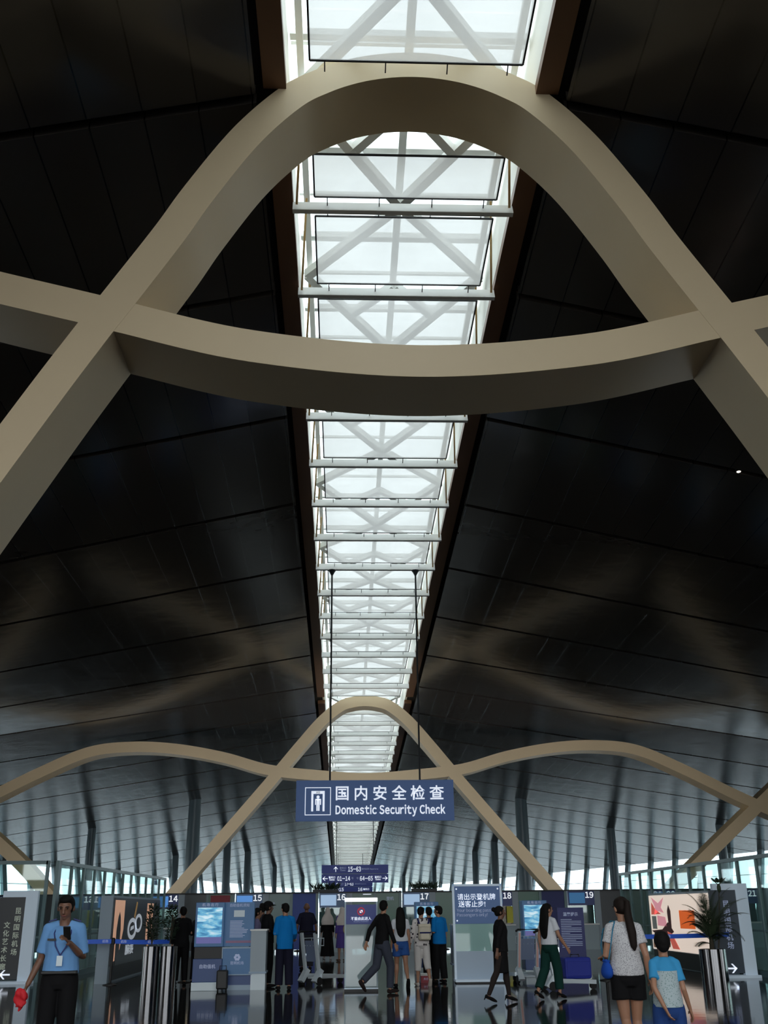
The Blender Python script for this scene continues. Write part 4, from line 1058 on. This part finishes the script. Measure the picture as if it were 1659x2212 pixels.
    if hair != 'bald':
        q = hell((0, -.010, 1.637), (.086, .103, .098), 20, 14, capfn); hb.add(q.v, q.f)
    if hair in ('short',):
        q = hell((0, -.055, 1.60), (.068, .05, .075)); hb.add(q.v, q.f)
        q = hell((0, .035, 1.70), (.066, .06, .036)); hb.add(q.v, q.f)
    if hair == 'long':
        hb.tube([hd((0, -.03, 1.70)), hd((0, -.075, 1.62)), tb((0, -.115, 1.45)), tb((0, -.145, 1.27)), tb((0.01, -.14, 1.12)), tb((.02, -.135, 1.06))], [(.07, .05), (.098, .06), (.12, .05), (.12, .035), (.085, .022), (.04, .012)], 16)
    if hair == 'ponytail':
        q = hell((0, -.06, 1.61), (.066, .05, .07)); hb.add(q.v, q.f)
        hb.tube([hd((0, -.085, 1.68)), hd((0.01, -.125, 1.66)), tb((.035, -.15, 1.52)), tb((.06, -.155, 1.36)), tb((.07, -.15, 1.22)), tb((.075, -.145, 1.17))], [.025, .03, (.046, .034), (.05, .032), (.038, .025), .01], 12)
    if hair == 'bun':
        q = hell((0, -.06, 1.61), (.066, .05, .07)); hb.add(q.v, q.f); q = hell((0, -.125, 1.665), (.05, .042, .045)); hb.add(q.v, q.f)
    if hair not in ('bald', 'veil'): blob(S(hb), 'hair', haircol, g, .009, 2)
    if hair == 'cap':
        c = hell((0, -.006, 1.665), (.094, .112, .085), 20, 12, lambda p: V((p.x, p.y, max(p.z, 1.655)))); cc_ = S(c).build('cap', cloth('black cap', (14, 14, 16)), g, smooth=True)
        v = hell((0, .11, 1.662), (.07, .07, .012), 16, 8); S(v).build('cap_visor', cloth('black cap', (14, 14, 16)), cc_, smooth=True)
        b_ = hell((.045, .105, 1.70), (.014, .01, .014), 10, 8); S(b_).build('cap_badge', M_LETDIM, cc_, smooth=True)
    if hair == 'veil':
        vb = MB(); q = hell((0, -.008, 1.637), (.094, .112, .106), 20, 14, lambda p: V((p.x * .85, min(p.y, .06), p.z)) if p.y > .05 and p.z < 1.69 else p); vb.add(q.v, q.f)
        vb.tube([hd((0, -.03, 1.66)), tb((0, -.02, 1.52)), tb((0, -.01, 1.40)), tb((0, -.015, 1.26)), tb((0, -.015, 1.14))], [(.09, .09), (.11, .11), (.20, .14), (.235, .16), (.225, .165)], 20)
        blob(S(vb), 'veil', cloth('pale veil', (206, 196, 190)), g, .011, 3)
    # face
    for s in (-1, 1):
        e = hell((s * .031, .080, 1.622), (.012, .008, .006), 10, 8); S(e).build('eye', M_EYE, g, smooth=True)
        b_ = hell((s * .033, .092, 1.643), (.022, .006, .005), 10, 6); S(b_).build('eyebrow', M_HAIR, g, smooth=True)
    m_ = hell((0, .094, 1.556), (.022, .006, .006), 12, 8); S(m_).build('mouth', M_LIP, g, smooth=True)
    g['k'] = k
    info = dict(g=g, k=k, tb=lambda p: tb(p) * k, hand=[(wri[i] + (wri[i] - elb[i]).normalized() * .09) * k for i in (0, 1)], sh=[q * k for q in shp])
    M = Matrix.Translation((x, y, root_z)) @ Matrix.Rotation(rz, 4, 'Z')
    info['w'] = lambda p: M @ V(p)
    del g['k']
    return info

C_BLK = cloth('black cloth', (18, 17, 19)); C_NAVY = cloth('navy cloth', (26, 26, 44)); C_DK = cloth('charcoal cloth', (44, 46, 54))
C_LBLUE = cloth('light blue uniform cotton', (112, 160, 212), noise=.08, nscale=9); C_BRIGHT = cloth('bright blue cotton', (10, 118, 190), noise=.1, nscale=9)
C_WHITE = cloth('white cotton', (214, 216, 222)); C_WHITE2 = cloth('cream white cotton', (205, 200, 196)); C_DENIM = cloth('blue denim', (52, 92, 160), noise=.35, nscale=14)
C_GREEN = cloth('dark green cotton', (14, 52, 46)); C_JEAN = cloth('dark blue jeans', (34, 48, 84)); C_LILAC = cloth('lilac cotton', (140, 132, 170)); C_PURP = cloth('purple cotton', (84, 68, 140)); C_GREYT = cloth('grey trousers', (60, 64, 76))
C_BOYJ = cloth('boy blue jeans', (40, 70, 130), noise=.35, nscale=16)
def spotted(name, base, dot, scale, thr):
    m = mat(name, base, .85, spec=.2); n = m.node_tree; b = n.nodes['Principled BSDF']
    tc = n.nodes.new('ShaderNodeTexCoord'); v = n.nodes.new('ShaderNodeTexVoronoi'); v.inputs['Scale'].default_value = scale
    n.links.new(tc.outputs['Object'], v.inputs['Vector'])
    lt = n.nodes.new('ShaderNodeMath'); lt.operation = 'LESS_THAN'; lt.inputs[1].default_value = thr; n.links.new(v.outputs['Distance'], lt.inputs[0])
    mx = n.nodes.new('ShaderNodeMix'); mx.data_type = 'RGBA'; n.links.new(lt.outputs[0], mx.inputs[0])
    mx.inputs[6].default_value = lin(base) + (1,); mx.inputs[7].default_value = lin(dot) + (1,); n.links.new(mx.outputs[2], b.inputs['Base Color']); return m
C_SPOT = spotted('white spotted blouse', (204, 202, 204), (108, 106, 114), 92, .32)
C_DOTS = spotted('white top with large dots', (214, 208, 204), (60, 54, 60), 13, .30)
C_PRINT = spotted('pale printed cotton', (178, 192, 196), (138, 160, 160), 60, .34)

DOWN = ((.045, -.01, -.29), (.06, .03, -.54))
PHONE = ((.05, -.02, -.28), (-.10, .22, -.08))
HOLD = ((.05, -.03, -.28), (-.04, .22, -.26))
STAND = ((.01, .01, -.41), (.03, -.02, -.81))
# guard facing the camera
P = person('person', 'person in light blue uniform shirt and lanyard, standing at left looking at a phone', -4.26, 12.0, PI + .12, 1.78, ('shirt', C_LBLUE, (.97, .42)), ('legs', C_BLK, (1.0, .075)),
           arms=(((.055, -.04, -.29), (.15, .03, -.53)), ((.05, -.01, -.28), (-.07, .24, -.13))), skin=M_SKIN2, head=(-.1, .28), vox=.0065)
g, k = P['g'], P['k']
M_LAN = mat('lanyard blue', (36, 44, 110), .6)
for s in (-1, 1):
    MB().tube([P['tb']((s * .065, -.02, 1.46)), P['tb']((s * .085, .105, 1.36)), P['tb']((s * .055, .152, 1.24)), P['tb']((0, .158, 1.15))], [.0065] * 4, 6).build('lanyard', M_LAN, g)
MB().box(P['tb']((0, .168, 1.10)), (.06, .006, .10)).build('name_badge', M_KPLINTH, g)
MB().box(P['tb']((.10, .139, 1.30)), (.09, .006, .022), Matrix.Rotation(-.12, 3, 'Z')).build('chest_badge', M_DARK, g)
MB().box(P['tb']((0, .0, .985)), (.37, .30, .035)).build('belt', M_DARK, g, bevel=.01)
for s in (-1, 1): MB().box(P['tb']((s * .125, -.005, 1.482)), (.085, .05, .012), Matrix.Rotation(s * .30, 3, 'Y')).build('epaulette', M_LAN, g)
hw_ = P['w'](P['hand'][1])
tag(MB().box((0, 0, 0), (.075, .012, .15), Matrix.Rotation(.5, 3, 'X')).build('mobile_phone', M_DARK, loc=hw_ + V((.02, -.03, .05)), bevel=.004), 'dark mobile phone held up to the chest by the guard', 'phone')
hr = P['w'](P['hand'][0]); rc = MB()
rr = random.Random(5)
for i in range(16): rc.ell((rr.uniform(-.045, .045), rr.uniform(-.03, .03), rr.uniform(-.08, .05)), (rr.uniform(.012, .05), rr.uniform(.012, .03), rr.uniform(.02, .06)), 12, 8, Matrix.Rotation(rr.uniform(-1, 1), 3, 'Y'))
o = blob(rc, 'red_cloth', mat('bright red cloth', (206, 28, 40), .7), None, .009, 2); o.location = hr + V((0, -.03, -.04)); tag(o, 'crumpled bright red cloth held in the lowered hand of the guard', 'cloth')

# dark-clad couple by the belt post
person('person', 'person in dark clothes at the left of the pair behind the blue belt post', -5.12, 26.6, .25, 1.72, ('jacket', C_BLK, (.90, .95)), ('legs', C_BLK, (1.0, .07)), arms=(HOLD, DOWN), lean=.05)
person('person', 'person in dark clothes at the right of the pair, next to the bright-screen kiosk', -4.76, 26.9, -.5, 1.68, ('jacket', C_DK, (.92, .95)), ('legs', C_BLK, (1.0, .07)), arms=(DOWN, HOLD), lean=.05)
person('person', 'person in a lilac shirt standing behind the pale service counter', -3.37, 26.4, -1.35, 1.68, ('shirt', C_LILAC, (.92, .45)), ('legs', C_DK, (1.0, .07)), arms=(HOLD, HOLD), lean=.12)
person('person', 'person in a dark vest, half hidden behind the one in the black cap', -3.32, 28.2, .3, 1.79, ('jacket', C_DK, (.92, .4)), ('legs', C_BLK, (1.0, .07)), arms=(DOWN, DOWN), skin=M_SKIN2)
person('person', 'person in all black with a black cap, turned towards the bright blue shirt', -2.99, 25.35, -1.05, 1.80, ('jacket', C_BLK, (.88, .95)), ('legs', C_BLK, (1.0, .085)), hair='cap', arms=(HOLD, DOWN), skin=M_SKIN2, stout=1.08)
person('person', 'person in a long-sleeved bright blue shirt seen from behind, left of the luggage trolley', -2.54, 24.55, .12, 1.76, ('shirt', C_BRIGHT, (.80, .96)), ('legs', C_NAVY, (1.0, .085)), arms=(((.06, .02, -.28), (.06, .20, -.40)), HOLD), head=(.35, .2))
person('person', 'person in a navy T-shirt with shaved head, back turned, before the blue banner', -2.33, 32.5, .1, 1.82, ('shirt', C_NAVY, (.90, .46)), ('legs', C_DK, (1.0, .09)), hair='bald', skin=M_SKIN2, arms=(((.10, .0, -.27), (.13, .06, -.51)), ((.10, -.02, -.27), (.13, .03, -.51))), stout=1.12)
person('person', 'person in a pale veil and long black dress, left of the one in purple', -1.80, 39.2, .1, 1.70, ('dress', C_BLK, (.9, .95)), ('skirt', C_BLK, (.10, .26)), hair='veil', female=True, shoe=(170, 170, 170))
v2 = person('person', 'person in a pale veil and purple skirt, carrying a beige bag', -1.28, 37.6, .35, 1.70, ('loose', C_PURP, (.9, .95)), ('skirt', C_PURP, (.42, .22)), hair='veil', female=True, shoe=(110, 84, 70), arms=(HOLD, DOWN))
pw = v2['w']((.14, -.17, 1.02)); t_ = MB(); t_.ell((0, 0, 0), (.15, .09, .19), 18, 12, fn=lambda p: V((p.x * (1.1 - p.z), p.y, p.z)))
o = t_.build('shoulder_bag', cloth('beige canvas', (196, 178, 140)), smooth=True, loc=pw); tag(o, 'beige cloth bag hanging at the back of the person in purple', 'bag')
# man striding left-to-right
person('person', 'person in black top and grey trousers striding past the glass barrier, one foot raised', -.42, 23.05, -1.0, 1.79, ('jacket', C_BLK, (.90, .95)), ('legs', C_GREYT, (1.0, .07)), arms=(((.05, .06, -.28), (.05, .16, -.5)), ((.04, -.18, -.24), (.04, -.26, -.47))),
       legs=(((.0, .14, -.40), (.0, .12, -.80)), ((-.02, -.10, -.41), (-.02, -.42, -.66))), foot=((0, 1, 0), (0, .55, -.8)), head=(.75, .1), lean=.05, shoe=(40, 30, 28))
person('person', 'person with long black hair in a white T-shirt and denim shorts, walking away', .06, 24.9, .05, 1.66, ('shirt', C_WHITE, (.98, .30)), ('legs', C_DENIM, (.30, .11)), hair='long', female=True, arms=(DOWN, DOWN),
       legs=(((.02, -.06, -.42), (.05, -.24, -.74)), ((.0, .05, -.41), (.02, .02, -.81))), foot=((0, .5, -.85), (0, 1, 0)), skin=M_SKIN)
bp = person('person', 'person in dotted white top and white cropped trousers wearing a cream backpack', .56, 25.2, .1, 1.66, ('loose', C_DOTS, (.86, .95)), ('legs', C_WHITE2, (.72, .075)), hair='short', female=True, arms=(HOLD, ((.08, -.0, -.28), (.10, .10, -.48))), head=(-.5, .25), shoe=(190, 180, 170),
            legs=(((.02, -.08, -.41), (.06, -.2, -.76)), ((.0, .0, -.41), (.02, -.02, -.81))), foot=((0, .6, -.8), (0, 1, 0)))
g = thing('backpack', 'cream backpack with navy straps, worn by the person in white', 'bag', bp['w'](bp['tb']((.04, -.20, .98))), .1)
C_CREAM = cloth('cream canvas', (206, 196, 176)); C_STRAP = cloth('navy strap', (34, 40, 84))
MB().bb((-.14, -.07, 0), (.14, .06, .34)).build('pack_body', C_CREAM, g, bevel=.04); MB().bb((-.11, -.11, .02), (.11, -.07, .16)).build('front_pocket', C_CREAM, g, bevel=.02)
MB().bb((-.12, -.116, .15), (.13, -.07, .18)).build('pocket_band', C_STRAP, g); MB().bb((-.14, -.085, .28), (.14, .06, .35)).build('flap', C_CREAM, g, bevel=.02)
for s in (-1, 1): MB().tube([(s * .08, .055, .30), (s * .12, .07, .40), (s * .13, .13, .47)], [(.02, .006)] * 3, 8).build('strap', C_STRAP, g)
person('person', 'dark-haired person in navy peeping out behind the white-clad backpack wearer', .88, 26.9, .2, 1.66, ('shirt', C_NAVY, (.9, .5)), ('legs', C_BLK, (1.0, .07)))
person('person', 'person in a bright blue shirt and black trousers, standing right of the backpack', 1.05, 26.1, .65, 1.68, ('shirt', C_BRIGHT, (.86, .5)), ('legs', C_BLK, (1.0, .085)), arms=(DOWN, HOLD), legs=(STAND, ((.0, .03, -.41), (.0, .06, -.81))), head=(.4, .05), skin=M_SKIN, stout=1.03)
person('person', 'person in black dress and heels with hair in a bun, walking past the notice board', 1.70, 20.5, -1.42, 1.62, ('dress', C_BLK, (.88, .9)), ('skirt', C_BLK, (.50, .185)), hair='bun', hose=cloth('sheer dark stockings', (44, 36, 34)), female=True, arms=(((.03, -.10, -.27), (.03, -.13, -.50)), ((.03, .02, -.29), (.0, .10, -.52))),
       legs=(((.0, -.13, -.40), (.0, -.30, -.77)), ((.0, .12, -.40), (.0, .16, -.79))), foot=((0, .9, -.42), (0, .95, -.30)), heels=True, skin=M_SKIN2, stout=1.12, lean=.04, shoe=(14, 13, 14), root_z=.03)
gp = person('person', 'person with very long black hair, white T-shirt and dark green trousers, walking right', 2.74, 21.1, -.95, 1.66, ('shirt', C_WHITE, (.96, .34)), ('legs', C_GREEN, (.95, .085)), hair='long', female=True, arms=(((.08, .05, -.28), (.12, .20, -.49)), ((.04, -.08, -.28), (.04, -.05, -.52))),
       legs=(((.0, .10, -.40), (.0, .12, -.79)), ((.0, -.08, -.40), (.0, -.30, -.76))), foot=((0, .95, -.32), (0, .85, -.5)), heels=True, head=(-.3, 0), shoe=(16, 14, 15), root_z=.03)
pk = person('person', 'person with a ponytail in a white spotted blouse and black shorts, walking away at right', 1.86, 12.0, -.05, 1.71, ('loose', C_SPOT, (.93, .30)), ('legs', C_BLK, (.26, .115)), hair='ponytail', female=True, haircol=M_HAIRB,
       arms=(((.06, -.06, -.28), (.10, .02, -.53)), ((.07, .0, -.28), (.05, .22, -.30))), legs=(((-.02, .05, -.42), (-.01, .06, -.81)), ((-.03, .0, -.42), (-.09, -.12, -.79))), foot=((0, 1, 0), (0, .85, -.5)), head=(.35, .15), vox=.0065, shoe=(60, 50, 46))
C_BAG = cloth('royal blue bag leather', (30, 76, 170))
g = thing('handbag', 'small bright blue handbag at the left hip of the spotted blouse wearer', 'bag', pk['w'](pk['tb']((-.225, -.03, 1.00))), .3)
MB().ell((0, 0, -.01), (.05, .085, .10), 16, 10, fn=lambda p: V((p.x * (.95 - p.z * 4), p.y * (.95 - p.z * 5), p.z))).build('bag_body', C_BAG, g, smooth=True)
MB().bb((-.03, -.04, .055), (.03, .04, .085)).build('flap', C_BAG, g, bevel=.012)
MB().tube([(.0, -.05, .08), (.02, -.085, .22), (.06, -.085, .38), (.115, -.05, .47), (.12, .03, .475), (.06, .12, .38), (.02, .12, .22), (.0, .05, .08)], [.007] * 8, 6).build('strap', cloth('teal strap', (50, 120, 150)), g)
C_SKY = cloth('sky blue cotton', (60, 146, 196))
by = person('person', 'child in sky blue T-shirt with pale printed back and jeans, lower right', 1.78, 10.3, -.12, 1.37, ('shirt', C_SKY, (.94, .36)), ('legs', C_BOYJ, (1.0, .08)), hair='short',
       arms=(((.05, -.05, -.28), (.12, .06, -.50)), ((.03, -.14, -.25), (-.06, -.21, -.46))), legs=(((.02, .05, -.41), (.03, .0, -.81)), ((.02, -.05, -.41), (.03, -.2, -.78))), foot=((0, 1, 0), (0, .8, -.6)), vox=.0065, scale_head=1.10, skin=M_SKIN, wf=.76)
yk = by['k']; yoke = MB(); yoke.tube([by['tb'](p) for p in ((0, 0, .945), (0, -.004, 1.02), (0, .0, 1.14), (0, .0, 1.26), (0, -.006, 1.33))],
    [(.172 * yk, .152 * yk), (.170 * yk, .149 * yk), (.150 * yk, .141 * yk), (.155 * yk, .142 * yk), (.145 * yk, .137 * yk)], 24)
yoke.build('printed_panel', C_PRINT, by['g'], smooth=True)
